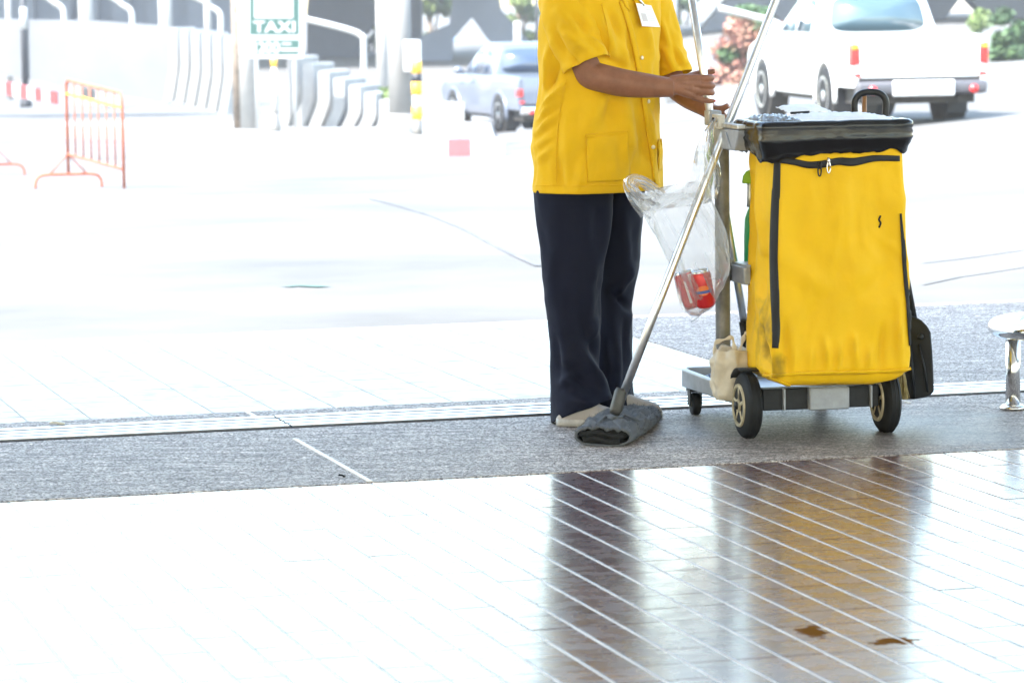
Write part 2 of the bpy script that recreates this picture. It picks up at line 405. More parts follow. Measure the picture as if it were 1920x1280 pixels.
class MB:
    """collects verts and faces of ONE part"""
    def __init__(s):
        s.v = []; s.f = []
    def add(s, vf, xf=None):
        v, f = vf
        o = len(s.v)
        if xf is not None:
            v = [tuple(xf(Vector(p))) for p in v]
        s.v += [tuple(p) for p in v]
        s.f += [tuple(i + o for i in q) for q in f]
        return s
    def box(s, c, d, xf=None):
        x, y, z = c; a, b, h = d[0] / 2, d[1] / 2, d[2] / 2
        v = [(x + i * a, y + j * b, z + k * h) for k in (-1, 1) for j in (-1, 1) for i in (-1, 1)]
        f = [(0, 2, 3, 1), (4, 5, 7, 6), (0, 1, 5, 4), (2, 6, 7, 3), (0, 4, 6, 2), (1, 3, 7, 5)]
        return s.add((v, f), xf)
    def tube(s, pts, rad, k=14, cap=True, squash=None):
        return s.add(tube_vf(pts, rad, k, cap, squash))
    def prism(s, poly, h0, h1, axis='x', xf=None):
        """poly of 2-D points extruded along an axis"""
        def P(a, b, h):
            return {'x': (h, a, b), 'y': (a, h, b), 'z': (a, b, h)}[axis]
        n = len(poly)
        v = [P(a, b, h0) for a, b in poly] + [P(a, b, h1) for a, b in poly]
        f = [tuple(range(n)), tuple(range(2 * n - 1, n - 1, -1))]
        f += [(i, n + i, n + (i + 1) % n, (i + 1) % n) for i in range(n)]
        return s.add((v, f), xf)

def tube_vf(pts, rad, k=14, cap=True, squash=None):
    pts = [Vector(p) for p in pts]
    n = len(pts)
    if not hasattr(rad, '__len__'):
        rad = [rad] * n
    t0 = (pts[1] - pts[0]).normalized()
    ref = Vector((0, 0, 1)) if abs(t0.z) < 0.9 else Vector((0, 1, 0))
    nx = t0.cross(ref).normalized()
    rings = []
    for i in range(n):
        t = (pts[min(i + 1, n - 1)] - pts[max(i - 1, 0)]).normalized()
        nx = (nx - t * nx.dot(t)).normalized()
        ny = t.cross(nx)
        rg = []
        for j in range(k):
            a = 2 * math.pi * j / k
            sq = squash[i] if squash else 1.0
            rg.append(pts[i] + nx * (rad[i] * math.cos(a)) + ny * (rad[i] * sq * math.sin(a)))
        rings.append(rg)
    return rings_mesh(rings, cap, cap, True)

def spline(pts, n):
    """Catmull-Rom through tuples of any length"""
    P = np.array([list(p) for p in pts], float)
    P = np.vstack([2 * P[0] - P[1], P, 2 * P[-1] - P[-2]])
    out = []
    segs = len(P) - 3
    for i in range(n):
        t = i / (n - 1) * segs
        k = min(int(t), segs - 1); t -= k
        a, b, c, d = P[k], P[k + 1], P[k + 2], P[k + 3]
        out.append(0.5 * ((2 * b) + (c - a) * t + (2 * a - 5 * b + 4 * c - d) * t * t + (3 * b - a - 3 * c + d) * t ** 3))
    return np.array(out)

def interp(tab, x):
    """tab: rows (key, v1, v2..) sorted by key, smooth interpolation"""
    T = np.array(tab, float)
    return [float(np.interp(x, T[:, 0], T[:, j])) for j in range(1, T.shape[1])]

def mesh_of(vf, name='mesh', mat=None, smooth=True):
    me = bpy.data.meshes.new(name)
    v, f = (vf.v, vf.f) if isinstance(vf, MB) else vf
    me.from_pydata([tuple(p) for p in v], [], f)
    me.update()
    bm = bmesh.new(); bm.from_mesh(me)
    bmesh.ops.recalc_face_normals(bm, faces=bm.faces)
    bm.to_mesh(me); bm.free()
    if smooth:
        me.polygons.foreach_set('use_smooth', [True] * len(me.polygons))
    if mat:
        me.materials.append(mat if not isinstance(mat, str) else M[mat])
    return me

def link(o, parent=None):
    COL.objects.link(o)
    if parent is not None:
        o.parent = parent
    return o

def tag(o, label=None, cat=None, group=None, kind=None):
    if label: o['label'] = label
    if cat: o['category'] = cat
    if group: o['group'] = group
    if kind: o['kind'] = kind
    return o

def thing(name, label, cat, loc=(0, 0, 0), group=None):
    o = bpy.data.objects.new(name, None)
    o.empty_display_size = 0.1
    o.location = loc
    COL.objects.link(o)
    return tag(o, label, cat, group)

def root_loc(p):
    l = Vector((0, 0, 0))
    while p is not None:
        l += p.location; p = p.parent
    return l

def part(name, vf, mat, parent=None, smooth=True, bevel=0.0, solid=0.0, auto=None, label=None, subsurf=0, segs=2):
    """a mesh given in world coordinates, hung under its thing"""
    me = mesh_of(vf, name, mat, smooth)
    off = root_loc(parent)
    me.transform(Matrix.Translation(-off))
    o = bpy.data.objects.new(name, me)
    link(o, parent)
    if solid:
        md = o.modifiers.new('solid', 'SOLIDIFY'); md.thickness = solid; md.offset = 0
    if bevel:
        md = o.modifiers.new('bevel', 'BEVEL'); md.width = bevel; md.segments = segs; md.limit_method = 'ANGLE'; md.angle_limit = R(35)
        md.harden_normals = False
    if subsurf:
        md = o.modifiers.new('sub', 'SUBSURF'); md.levels = subsurf; md.render_levels = subsurf
    if auto is None:
        auto = bool(bevel) or not smooth
    if smooth and auto:
        sharp_by_angle(me, 40)
    if label:
        o['label'] = label
    return o

def sharp_by_angle(me, deg):
    bm = bmesh.new(); bm.from_mesh(me)
    for e in bm.edges:
        if len(e.link_faces) == 2 and e.calc_face_angle(0) > R(deg):
            e.smooth = False
    bm.to_mesh(me); bm.free()

def single(name, vf, mat, label, cat, loc, group=None, **kw):
    """a thing that is one mesh; the mesh is in world coordinates, the origin moves to loc"""
    o = part(name, vf, mat, None, **kw)
    o.data.transform(Matrix.Translation(-Vector(loc)))
    o.location = loc
    return tag(o, label, cat, group)

def structure(name, vf, mat, **kw):
    o = part(name, vf, mat, None, **kw)
    return tag(o, kind='structure')

def copy_tree(o, parent=None):
    c = o.copy()
    COL.objects.link(c)
    c.parent = parent
    for ch in list(o.children):
        copy_tree(ch, c)
    return c

def bvh_of(obj):
    dg = bpy.context.evaluated_depsgraph_get()
    ev = obj.evaluated_get(dg)
    me = ev.to_mesh()
    off = root_loc(obj)
    b = BVHTree.FromPolygons([v.co + off for v in me.vertices], [tuple(p.vertices) for p in me.polygons])
    ev.to_mesh_clear()
    return b

def on_surf(bvh, px, py, lift=0.002, fallbackY=10.5):
    d = ray(px, py).normalized()
    h = bvh.ray_cast(CAM, d)
    if h[0] is None:
        return at(px, py, fallbackY), Vector((0, -1, 0))
    n = h[1] if h[1].dot(d) < 0 else -h[1]
    return h[0] + n * lift, n

def seg_dist(x, y, x1, y1, x2, y2):
    dx, dy = x2 - x1, y2 - y1
    t = np.clip(((x - x1) * dx + (y - y1) * dy) / (dx * dx + dy * dy), 0, 1)
    return np.hypot(x - (x1 + t * dx), y - (y1 + t * dy)), t

def displace(rings, folds, noise_amp=0.0, noise_scale=6.0, seed=0.0, stretch=(1, 1, 1), front_only=True, ridge=0.0, rscale=14.0):
    """push ring vertices outwards along their ring normal: cloth folds (given as ridge lines) plus soft noise"""
    rg = np.array(rings, float)
    n, k, _ = rg.shape
    cen = rg.mean(axis=1, keepdims=True)
    tang = np.roll(rg, -1, axis=1) - np.roll(rg, 1, axis=1)
    ax = np.gradient(cen[:, 0, :], axis=0)[:, None, :]
    nor = np.cross(tang, np.broadcast_to(ax, rg.shape))
    nor /= np.linalg.norm(nor, axis=2, keepdims=True) + 1e-9
    sgn = np.sign(((rg - cen) * nor).sum(axis=2).mean())
    nor *= sgn
    v = rg - np.array(CAM)
    dz = v @ np.array(fw)
    X = CX + FPX * (v @ np.array(rt)) / dz
    Y = CY - FPX * (v @ np.array(up)) / dz
    d = np.zeros((n, k))
    facing = np.clip(-nor[:, :, 1] * 3.0 + 0.35, 0, 1) if front_only else 1.0
    for (x1, y1, x2, y2, w, h) in folds:
        ds, t = seg_dist(X, Y, x1, y1, x2, y2)
        d += h * np.exp(-(ds / w) ** 2) * np.sin(np.pi * (0.12 + 0.76 * t)) * facing
    if ridge:
        for i in range(n):
            for j in range(k):
                p = Vector(rg[i, j]); q = Vector((p.x * rscale * stretch[0] + seed, p.y * rscale * stretch[1], p.z * rscale * stretch[2]))
                q += Vector((noise.noise(q * 0.6), noise.noise(q * 0.6 + Vector((9, 0, 0))), noise.noise(q * 0.6 + Vector((0, 9, 0))))) * 1.2
                d[i, j] += ridge * (0.25 - min(0.5, abs(noise.noise(q)))) * 2
    if noise_amp:
        for i in range(n):
            for j in range(k):
                p = rg[i, j]
                d[i, j] += noise_amp * noise.fractal(Vector((p[0] * noise_scale * stretch[0] + seed, p[1] * noise_scale * stretch[1], p[2] * noise_scale * stretch[2])), 1.0, 2.0, 3)
    return rg + nor * d[:, :, None]

# ================================================================== THE SETTING
V_EDGE, V_GAP, V_TRACK0, V_TRACK1, V_STRIP, V_FAR = 9.24, 10.50, 10.522, 10.79, 10.94, 13.5
U_BORDER = 4.136

# road: falls gently away from the paving, less so to the right
def road_z(x, y):
    p = Vector((x, y, 0)); v = p.dot(VA)
    a = max(0.0, min(v, 74.0) - V_FAR)
    k = 1.0 - 0.087 * max(0.0, min(x, 8.5))
    return -0.0325 * a * k - 0.002
def road_at(px, py, dz=0.0):
    """where the line of sight meets the road"""
    d = ray(px, py)
    lo, hi = 12.0, 400.0
    for _ in range(60):
        mid = (lo + hi) / 2
        p = CAM + d * (mid / d.y)
        if p.z > road_z(p.x, p.y) + dz: lo = mid
        else: hi = mid
    p = CAM + d * (lo / d.y)
    return Vector((p.x, p.y, road_z(p.x, p.y) + dz))

us = [-330, -200, -120, -60, -40, -28, -20, -14, -10, -7, -5, -3, -1, 0, 1, 2, 3, 4, 5, 6, 7, 8, 9, 10, 12, 15, 20, 26, 34, 45, 60, 120, 200, 330]
vs = [13.5, 15, 17, 20, 24, 28, 32, 36, 40, 44, 48, 52, 56, 60, 64, 68, 71, 73, 74, 75, 78, 84, 95, 120, 160, 200, 260, 330]
gv, gf = [], []
for v in vs:
    for u in us:
        p = uv(u, v); gv.append((p.x, p.y, road_z(p.x, p.y)))
nu = len(us)
for i in range(len(vs) - 1):
    for j in range(nu - 1):
        a = i * nu + j
        gf.append((a, a + 1, a + nu + 1, a + nu))
structure('road', (gv, gf), 'road')
# ground behind and under the paving, out to the sides
b = MB()
b.add(([uv(-330, -80, -0.02), uv(330, -80, -0.02), uv(330, V_FAR + 0.0, -0.02), uv(-330, V_FAR + 0.0, -0.02)], [(0, 1, 2, 3)]))
structure('ground', b, 'road')
# joints of the concrete road: dark seams laid as thin strips
def road_line(pts, w, mat, name, dz=0.006):
    P = [road_at(*q) for q in pts]
    v = []
    for i, p in enumerate(P):
        d = (P[min(i + 1, len(P) - 1)] - P[max(i - 1, 0)]).normalized(); n_ = Vector((-d.y, d.x, 0)).normalized() * w
        for s_ in (-1, 1):
            q = p + n_ * s_; v.append((q.x, q.y, road_z(q.x, q.y) + dz))
    structure(name, (v, [(2 * i, 2 * i + 1, 2 * i + 3, 2 * i + 2) for i in range(len(P) - 1)]), mat, smooth=False)
road_line([(690, 372), (740, 384), (800, 402), (870, 430), (940, 468), (1010, 500)], 0.02, 'tar', 'road_joint')
road_line([(1730, 494), (1800, 486), (1860, 478), (1930, 468)], 0.012, 'tar', 'road_joint.001')
road_line([(1730, 535), (1800, 520), (1930, 500)], 0.010, 'tar', 'road_joint.002')
road_line([(536, 539), (560, 537), (585, 538), (611, 539)], 0.045, 'green_mark', 'road_mark')

def sheet(u0_, u1_, v0a, v0b, v1a, v1b, z0, z1):
    """slab between two v lines that may differ at both ends"""
    v = [uv(u0_, v0a, z0), uv(u1_, v0b, z0), uv(u1_, v1b, z0), uv(u0_, v1a, z0),
         uv(u0_, v0a, z1), uv(u1_, v0b, z1), uv(u1_, v1b, z1), uv(u0_, v1a, z1)]
    f = [(0, 3, 2, 1), (4, 5, 6, 7), (0, 1, 5, 4), (1, 2, 6, 5), (2, 3, 7, 6), (3, 0, 4, 7)]
    return v, f

UL, UR = -14.0, 18.0
def edge_v(u):           # near edge of the terrazzo, not quite parallel to the track
    return 9.285 - 0.030 * (u - 1.22)
structure('terrazzo_strip', MB().add(sheet(UL, UR, edge_v(UL) if False else edge_v(-3), edge_v(8), V_GAP - 0.03, V_GAP - 0.03, -0.06, 0.0018)), 'terrazzo', smooth=False)
structure('terrazzo_border', MB().add(sheet(UL, U_BORDER + 0.002, V_TRACK1, V_TRACK1, V_STRIP, V_STRIP, -0.06, 0.0018)), 'terrazzo', smooth=False)
structure('terrazzo_apron', MB().add(sheet(U_BORDER, UR, V_TRACK1, V_TRACK1, V_FAR, V_FAR, -0.06, 0.0019)), 'terrazzo', smooth=False)
# pale divider strip let into the terrazzo
structure('divider_strip', MB().add(sheet(2.232, 2.246, edge_v(2.24) - 0.002, edge_v(2.24) - 0.002, 10.22, 10.22, 0.0, 0.0045)), 'divider', smooth=False)
structure('divider_strip.001', MB().add(sheet(2.232, 2.246, V_TRACK1 + 0.004, V_TRACK1 + 0.004, V_STRIP, V_STRIP, 0.0, 0.0045)), 'divider', smooth=False)

# ---- tiled floors: every tile a piece of its own on a bed of grout
def tile_mesh(w, l, name, mat):
    bv = 0.0009; h = 0.009
    v = [(-w / 2, -l / 2, -h), (w / 2, -l / 2, -h), (w / 2, l / 2, -h), (-w / 2, l / 2, -h),
         (-w / 2, -l / 2, -bv), (w / 2, -l / 2, -bv), (w / 2, l / 2, -bv), (-w / 2, l / 2, -bv),
         (-w / 2 + bv, -l / 2 + bv, 0), (w / 2 - bv, -l / 2 + bv, 0), (w / 2 - bv, l / 2 - bv, 0), (-w / 2 + bv, l / 2 - bv, 0)]
    f = [(8, 9, 10, 11)]
    for a in range(4):
        c = (a + 1) % 4
        f += [(a, c, c + 4, a + 4), (a + 4, c + 4, c + 8, a + 8)]
    me = mesh_of((v, f), name, mat, smooth=False)
    return me

def lay_tiles(floor, us_, vs_, du, dv, gap, mat, keep, limit=290, z=0.0, off=0.0):
    w, l = du - gap, dv - gap * 0.24
    me = tile_mesh(w, l, 'tile', M[mat])
    cells = []
    for i in us_:
        for j in vs_:
            u, v = i, j
            if not keep(u, v):
                continue
            c = uv(u, v, z)
            x, y = proj(c)
            inside = -60 < x < 1980 and 400 < y < 1340
            area = 1.0 / max(0.1, c.y) ** 3 if inside else 0
            cells.append((area, u, v))
    cells.sort(reverse=True)
    rest = MB()
    for n_, (area, u, v) in enumerate(cells):
        c = uv(u, v, z + random.gauss(0, 0.0002))
        e = (random.gauss(0, 0.0014), random.gauss(0, 0.0014), TH + random.gauss(0, 0.002))
        if n_ < limit and area > 0:
            o = bpy.data.objects.new('tile', me)
            o.location = c; o.rotation_euler = e
            link(o, floor)
        else:
            mm = Matrix.Translation(c) @ Matrix.Rotation(TH, 4, 'Z') @ Matrix.Rotation(e[0], 4, 'X') @ Matrix.Rotation(e[1], 4, 'Y')
            rest.add(([tuple(q.co) for q in me.vertices], [tuple(p.vertices) for p in me.polygons]), lambda p: mm @ p)
    o = part('further_tiles', rest, mat, floor, smooth=False)
    tag(o, kind='stuff')

inner = structure('tiled_floor', MB().add(sheet(UL, UR, -12, -12, 9.6, 9.5, -0.05, -0.0012)), 'grout', smooth=False)
lay_tiles(inner, [2.535 + 0.1 * k - 0.05 for k in range(-32, 36)], [8.79 - 0.15 * k + 0.075 for k in range(-3, 26)], 0.1, 0.15, 0.0085, 'tile',
          lambda u, v: v < edge_v(u) + 0.1)
outer = structure('outer_tiled_floor', MB().add(sheet(UL, U_BORDER - 0.001, V_STRIP + 0.001, V_STRIP + 0.001, V_FAR, V_FAR, -0.05, -0.0012)), 'outer_grout', smooth=False)
lay_tiles(outer, [U_BORDER - 0.1 - 0.2 * k for k in range(0, 34)], [V_STRIP + 0.076 + 0.15 * k for k in range(0, 17)], 0.2, 0.15, 0.006, 'outer_tile',
          lambda u, v: True)

# ---- floor track: extruded aluminium threshold in two lengths
def track(u0_, u1_, label, skew=0.0):
    t = thing('floor_track', label, 'track', uv((u0_ + u1_) / 2, V_TRACK0, 0))
    def run(v0, v1, z0, z1):
        return MB().add(sheet(u0_, u1_, v0, v0 + skew, v1, v1 + skew, z0, z1))
    part('base_plate', run(V_TRACK0, V_TRACK1, -0.03, 0.002), 'track_groove', t, smooth=False)
    for a, w_, h in ((0.002, 0.046, 0.0046), (0.078, 0.040, 0.0042), (0.148, 0.040, 0.0042), (0.222, 0.044, 0.0046)):
        part('rib', run(V_TRACK0 + a, V_TRACK0 + a + w_, 0.001, h), 'alu', t, smooth=False, bevel=0.001)
    return t
track(UL, 2.292, 'ridged aluminium floor track, length ending at the dark joint by the pale floor line')
track(2.3, UR, 'ridged aluminium floor track, length running behind the cleaning cart')
structure('floor_slot', MB().add(sheet(UL, UR, V_GAP - 0.0295, V_GAP - 0.0295, V_TRACK0 + 0.001, V_TRACK0 + 0.001, -0.03, -0.003)), 'maroon', smooth=False)

# ---- canopy over the paving (out of the picture above): gives the shade the floor lies in
HC = 5.0
shift = -SUN / SUN.z * HC
VC = V_FAR - 0.15 - shift.dot(VA)
cn = MB()
cn.add(sheet(-60, 10, -9, -9, VC, VC, HC, HC + 0.25))
structure('canopy_roof', cn, 'roof_under', smooth=False)
cc = MB()
for u in (-40, -14, 9.5):
    for v in (-8.0, VC - 0.6):
        c = uv(u, v)
        cc.tube([c, c + Vector((0, 0, HC + 0.02))], 0.22, 20)
structure('canopy_columns', cc, 'concrete')

# ---- litter on the floor
def scrap(px, py, w, l, ang, mat, label, name, cat, thick=0.006):
    c = ground(px, py, 0.004)
    b_ = MB()
    pts = [c + Vector((math.cos(ang) * l * (t - 0.5), math.sin(ang) * l * (t - 0.5), thick + 0.003 * math.sin(t * 5))) for t in (0, 0.2, 0.5, 0.8, 1)]
    b_.tube(pts, [w * 0.5, w, w * 0.9, w, w * 0.6], 8, squash=[0.5] * 5)
    single(name, b_, mat, label, cat, c)
scrap(107, 796, 0.012, 0.05, 0.2, 'beige_plastic', 'small brown and white crumpled scrap on terrazzo behind the track', 'litter_scrap', 'litter')
scrap(1694, 755, 0.006, 0.05, 0.1, 'paper', 'white cigarette end on the wet floor below the dustpan', 'cigarette_end', 'litter', 0.004)
scrap(641, 893, 0.006, 0.02, 0.4, 'mop_dark', 'tiny dark chip on terrazzo beside the pale divider line', 'litter_chip', 'litter', 0.003)

# ================================================================== THE CLEANING CART
CA = R(12.5)
CU = Vector((math.cos(CA), math.sin(CA), 0)); CV = Vector((-math.sin(CA), math.cos(CA), 0))
wl = ground(1402, 821); wr = wl + CU * 0.435
CO = (wl + wr) / 2                       # axle centre on the floor
def cl(u, v, z):
    return CO + CU * u + CV * v + Vector((0, 0, z))
def clv(p):
    return cl(p[0], p[1], p[2])
cart = thing('cleaning_cart', 'grey janitor cart with big rear wheels carrying a tall yellow zipped bag', 'cleaning cart', CO)

def cbox(name, u, v, z, du, dv, dz, mat, parent=cart, bevel=0.006):
    return part(name, MB().box((u, v, z), (du, dv, dz), clv), mat, parent, bevel=bevel)

# wheels
def wheel(u, side):
    b_ = MB()
    prof = [(0.0, 0.062), (0.006, 0.090), (0.012, 0.097), (0.021, 0.1), (0.033, 0.1), (0.042, 0.097), (0.048, 0.090), (0.054, 0.062)]
    k = 48
    rings = []
    for a, r_ in prof:
        rings.append([cl(u + (a - 0.027), r_ * math.cos(2 * math.pi * j / k), 0.1 + r_ * math.sin(2 * math.pi * j / k)) for j in range(k)])
    t = part('wheel', rings_mesh(rings, True, True), 'rubber', cart)
    sharp_by_angle(t.data, 50)
    # tread grooves
    for a in (-0.011, 0.0, 0.011):
        g = [cl(u + a + 0.0018 * math.cos(q), 0, 0) for q in (0,)]
        rg = []
        for (da, r_) in ((-0.0015, 0.0985), (-0.0012, 0.1008), (0.0012, 0.1008), (0.0015, 0.0985)):
            rg.append([cl(u + a + da, r_ * math.cos(2 * math.pi * j / k), 0.1 + r_ * math.sin(2 * math.pi * j / k)) for j in range(k)])
        part('tread_ridge', rings_mesh(rg, False, False), 'rubber', t)
    s = -1
    x0 = u + s * 0.027
    rg = []
    for da, r_ in ((0.002, 0.066), (-0.004, 0.064), (-0.004, 0.055), (0.010, 0.050), (0.014, 0.022), (-0.004, 0.020), (-0.006, 0.012), (-0.006, 0.0005)):
        rg.append([cl(x0 + da * (1 if s < 0 else -1) , r_ * math.cos(2 * math.pi * j / k), 0.1 + r_ * math.sin(2 * math.pi * j / k)) for j in range(k)])
    rm = part('rim', rings_mesh(rg, False, True), 'rim_cream', t)
    sharp_by_angle(rm.data, 35)
    for q in range(5):
        a = 2 * math.pi * q / 5 + 0.3
        c0 = cl(x0 + 0.004, 0.02 * math.cos(a), 0.1 + 0.02 * math.sin(a)); c1 = cl(x0 + 0.004, 0.052 * math.cos(a), 0.1 + 0.052 * math.sin(a))
        part('spoke', MB().tube([c0, c1], 0.007, 8), 'rim_cream', t)
    part('hub', MB().tube([cl(x0 - 0.012, 0, 0.1), cl(x0 + 0.01, 0, 0.1)], 0.012, 14), 'black_plastic', t)
wheel(-0.2175, -1); wheel(0.2175, 1)
part('axle', MB().tube([cl(-0.19, 0, 0.1), cl(0.19, 0, 0.1)], 0.011, 12), 'cart_dark', cart)

# casters at the far end
def caster(u, v):
    b_ = MB()
    k = 28; r = 0.036
    rings = [[cl(u + a, v + rr * math.cos(2 * math.pi * j / k), r + rr * math.sin(2 * math.pi * j / k)) for j in range(k)]
             for a, rr in ((-0.013, 0.02), (-0.012, 0.033), (-0.006, r), (0.006, r), (0.012, 0.033), (0.013, 0.02))]
    t = part('caster', rings_mesh(rings), 'rubber', cart)
    part('hub', MB().tube([cl(u - 0.018, v, r), cl(u + 0.018, v, r)], 0.010, 12), 'column_grey', t)
    f = MB()
    for s in (-1, 1):
        f.box((u + s * 0.018, v + 0.004, 0.056), (0.004, 0.034, 0.05), clv)
    f.box((u, v + 0.004, 0.080), (0.044, 0.05, 0.010), clv)
    f.tube([cl(u, v + 0.004, 0.082), cl(u, v + 0.004, 0.092)], 0.012, 12)
    part('fork', f, 'cart_dark', t, bevel=0.002)
caster(-0.218, 0.585); caster(0.2, 0.585)

# base frame and tray
def rail(u0_, v0_, u1_, v1_, w_, z0_, z1_, z2_, z3_):
    d = Vector((u1_ - u0_, v1_ - v0_)).normalized(); n_ = Vector((-d.y, d.x)) * w_ / 2
    q = [(u0_ + n_.x, v0_ + n_.y), (u0_ - n_.x, v0_ - n_.y), (u1_ - n_.x, v1_ - n_.y), (u1_ + n_.x, v1_ + n_.y)]
    lo = (z0_, z0_, z2_, z2_); hi = (z1_, z1_, z3_, z3_)
    v = [cl(*q[i], lo[i]) for i in range(4)] + [cl(*q[i], hi[i]) for i in range(4)]
    return MB().add((v, [(3, 2, 1, 0), (4, 5, 6, 7), (0, 1, 5, 4), (1, 2, 6, 5), (2, 3, 7, 6), (3, 0, 4, 7)]))
for s in (-1, 1):
    part('side_rail', rail(s * 0.212, 0.06, s * 0.235, 0.645, 0.022, 0.088, 0.135, 0.085, 0.142), 'cart_grey', cart, bevel=0.005)
part('end_rail', rail(-0.222, 0.662, 0.222, 0.662, 0.03, 0.085, 0.145, 0.085, 0.145), 'cart_grey', cart, bevel=0.005)
cbox('tray_floor', 0, 0.34, 0.096, 0.43, 0.64, 0.010, 'cart_grey', bevel=0.002)
# axle beam under the bag, with ribs
cbox('axle_beam', 0, -0.015, 0.118, 0.365, 0.055, 0.065, 'cart_dark', bevel=0.004)
cbox('beam_block', 0.02, -0.052, 0.118, 0.125, 0.03, 0.068, 'cart_grey', bevel=0.005)
for u in (-0.118, 0.155):
    cbox('beam_rib', u, -0.046, 0.118, 0.006, 0.02, 0.066, 'cart_grey', bevel=0.0015)
for s in (-1, 1):        # mudguard-like wheel housings
    rg = []
    k = 14
    for du_ in (-0.030, 0.030):
        rg.append([cl(s * 0.2175 + du_, 0.110 * math.cos(a), 0.1 + 0.110 * math.sin(a)) for a in np.linspace(R(2), R(105), k)])
    part('wheel_guard', rings_mesh(rg, False, False, closed=False), 'cart_dark', cart, solid=0.006)

# uprights
def column(u, v):
    p0, p1 = cl(u, v, 0.12), cl(u, v, 0.905)
    prof = []
    for j in range(16):
        a = 2 * math.pi * j / 16
        prof.append((0.020 * (abs(math.cos(a)) ** 0.5) * math.copysign(1, math.cos(a)), 0.026 * (abs(math.sin(a)) ** 0.5) * math.copysign(1, math.sin(a))))
    rings = [[cl(u + a, v + b2, z) for a, b2 in prof] for z in (0.12, 0.3, 0.6, 0.905)]
    c = part('upright', rings_mesh(rings), 'column_grey', cart, auto=True)
    return c
CVV = 0.235
column(-0.225, CVV); column(0.225, CVV)
# side shelf bracket half-way
cbox('bracket', -0.190, 0.165, 0.480, 0.022, 0.16, 0.052, 'cart_grey', bevel=0.004)
part('bracket_hook', MB().box((-0.200, 0.245, 0.487), (0.03, 0.014, 0.066), clv).box((-0.165, 0.17, 0.508), (0.05, 0.14, 0.010), clv), 'cart_grey', cart, bevel=0.003)
# moulded heads joining the uprights to the bag frame
for s in (-1, 1):
    hd = MB()
    hd.prism([(0.275, 0.862), (0.275, 0.925), (-0.02, 0.925), (-0.02, 0.915), (0.02, 0.862)], s * 0.225 - 0.022, s * 0.225 + 0.022, 'x', clv)
    part('top_bracket', hd, 'cart_grey', cart, bevel=0.004)
    part('gusset', MB().prism([(0.05, 0.868), (0.10, 0.915), (0.112, 0.915), (0.062, 0.868)], s * 0.225 - 0.027, s * 0.225 + 0.027, 'x', clv), 'cart_grey', cart, bevel=0.002)
    part('top_rail', MB().box((s * 0.225, 0.13, 0.934), (0.05, 0.31, 0.014), clv), 'alu_worn', cart, bevel=0.003)

# pole clamps on the near left head
cg = part('pole_clamp', MB().box((-0.243, 0.262, 0.952), (0.036, 0.06, 0.046), clv), 'cart_grey', cart, bevel=0.004)
for q in (-0.018, 0.0, 0.018):
    part('clamp_rib', MB().box((-0.2625, 0.262 + q, 0.952), (0.006, 0.009, 0.044), clv), 'alu_worn', cg, bevel=0.001)
cb = part('pole_clamp', MB().box((-0.252, 0.175, 0.944), (0.020, 0.075, 0.044), clv), 'beige_plastic', cart, bevel=0.003)
part('screw', MB().tube([cl(-0.268, 0.190, 0.950), cl(-0.258, 0.190, 0.950)], 0.0065, 12), 'black_plastic', cb)
part('slot', MB().box((-0.2625, 0.160, 0.950), (0.002, 0.035, 0.012), clv), 'alu_worn', cb, smooth=False)

# ---- the yellow bag
def rrect(u0_, u1_, v0_, v1_, r, k=120):
    """k points round a rounded rectangle, starting at the middle of the front"""
    pts = []
    w, h = u1_ - u0_, v1_ - v0_
    per = [(u0_ + w / 2, v0_)]
    path = []
    def arc(cx_, cy_, a0):
        return [(cx_ + r * math.cos(a0 + t * math.pi / 2), cy_ + r * math.sin(a0 + t * math.pi / 2)) for t in np.linspace(0, 1, 7)]
    path = [(u0_ + w / 2, v0_)] + arc(u1_ - r, v0_ + r, -math.pi / 2) + arc(u1_ - r, v1_ - r, 0) + arc(u0_ + r, v1_ - r, math.pi / 2) + arc(u0_ + r, v0_ + r, math.pi) + [(u0_ + w / 2, v0_)]
    P = np.array(path); d = np.r_[0, np.cumsum(np.hypot(*np.diff(P, axis=0).T))]
    s_ = np.linspace(0, d[-1], k, endpoint=False)
    return np.c_[np.interp(s_, d, P[:, 0]), np.interp(s_, d, P[:, 1])]
BK = 150
rings = []
zs = list(np.linspace(0.90, 0.212, 76))
for z in zs:
    t = (0.90 - z) / (0.90 - 0.212)
    u0_, u1_ = -0.173 - 0.022 * t + 0.004 * math.sin(3 * t), np.interp(t, [0, 0.2, 0.8, 1], [0.214, 0.226, 0.252, 0.246])
    bulge = 0.012 * math.sin(math.pi * t)
    q = rrect(u0_, u1_, -0.155 - bulge * 0.6, 0.118 + bulge, 0.016, BK)
    rings.append([cl(a, b2, z) for a, b2 in q])
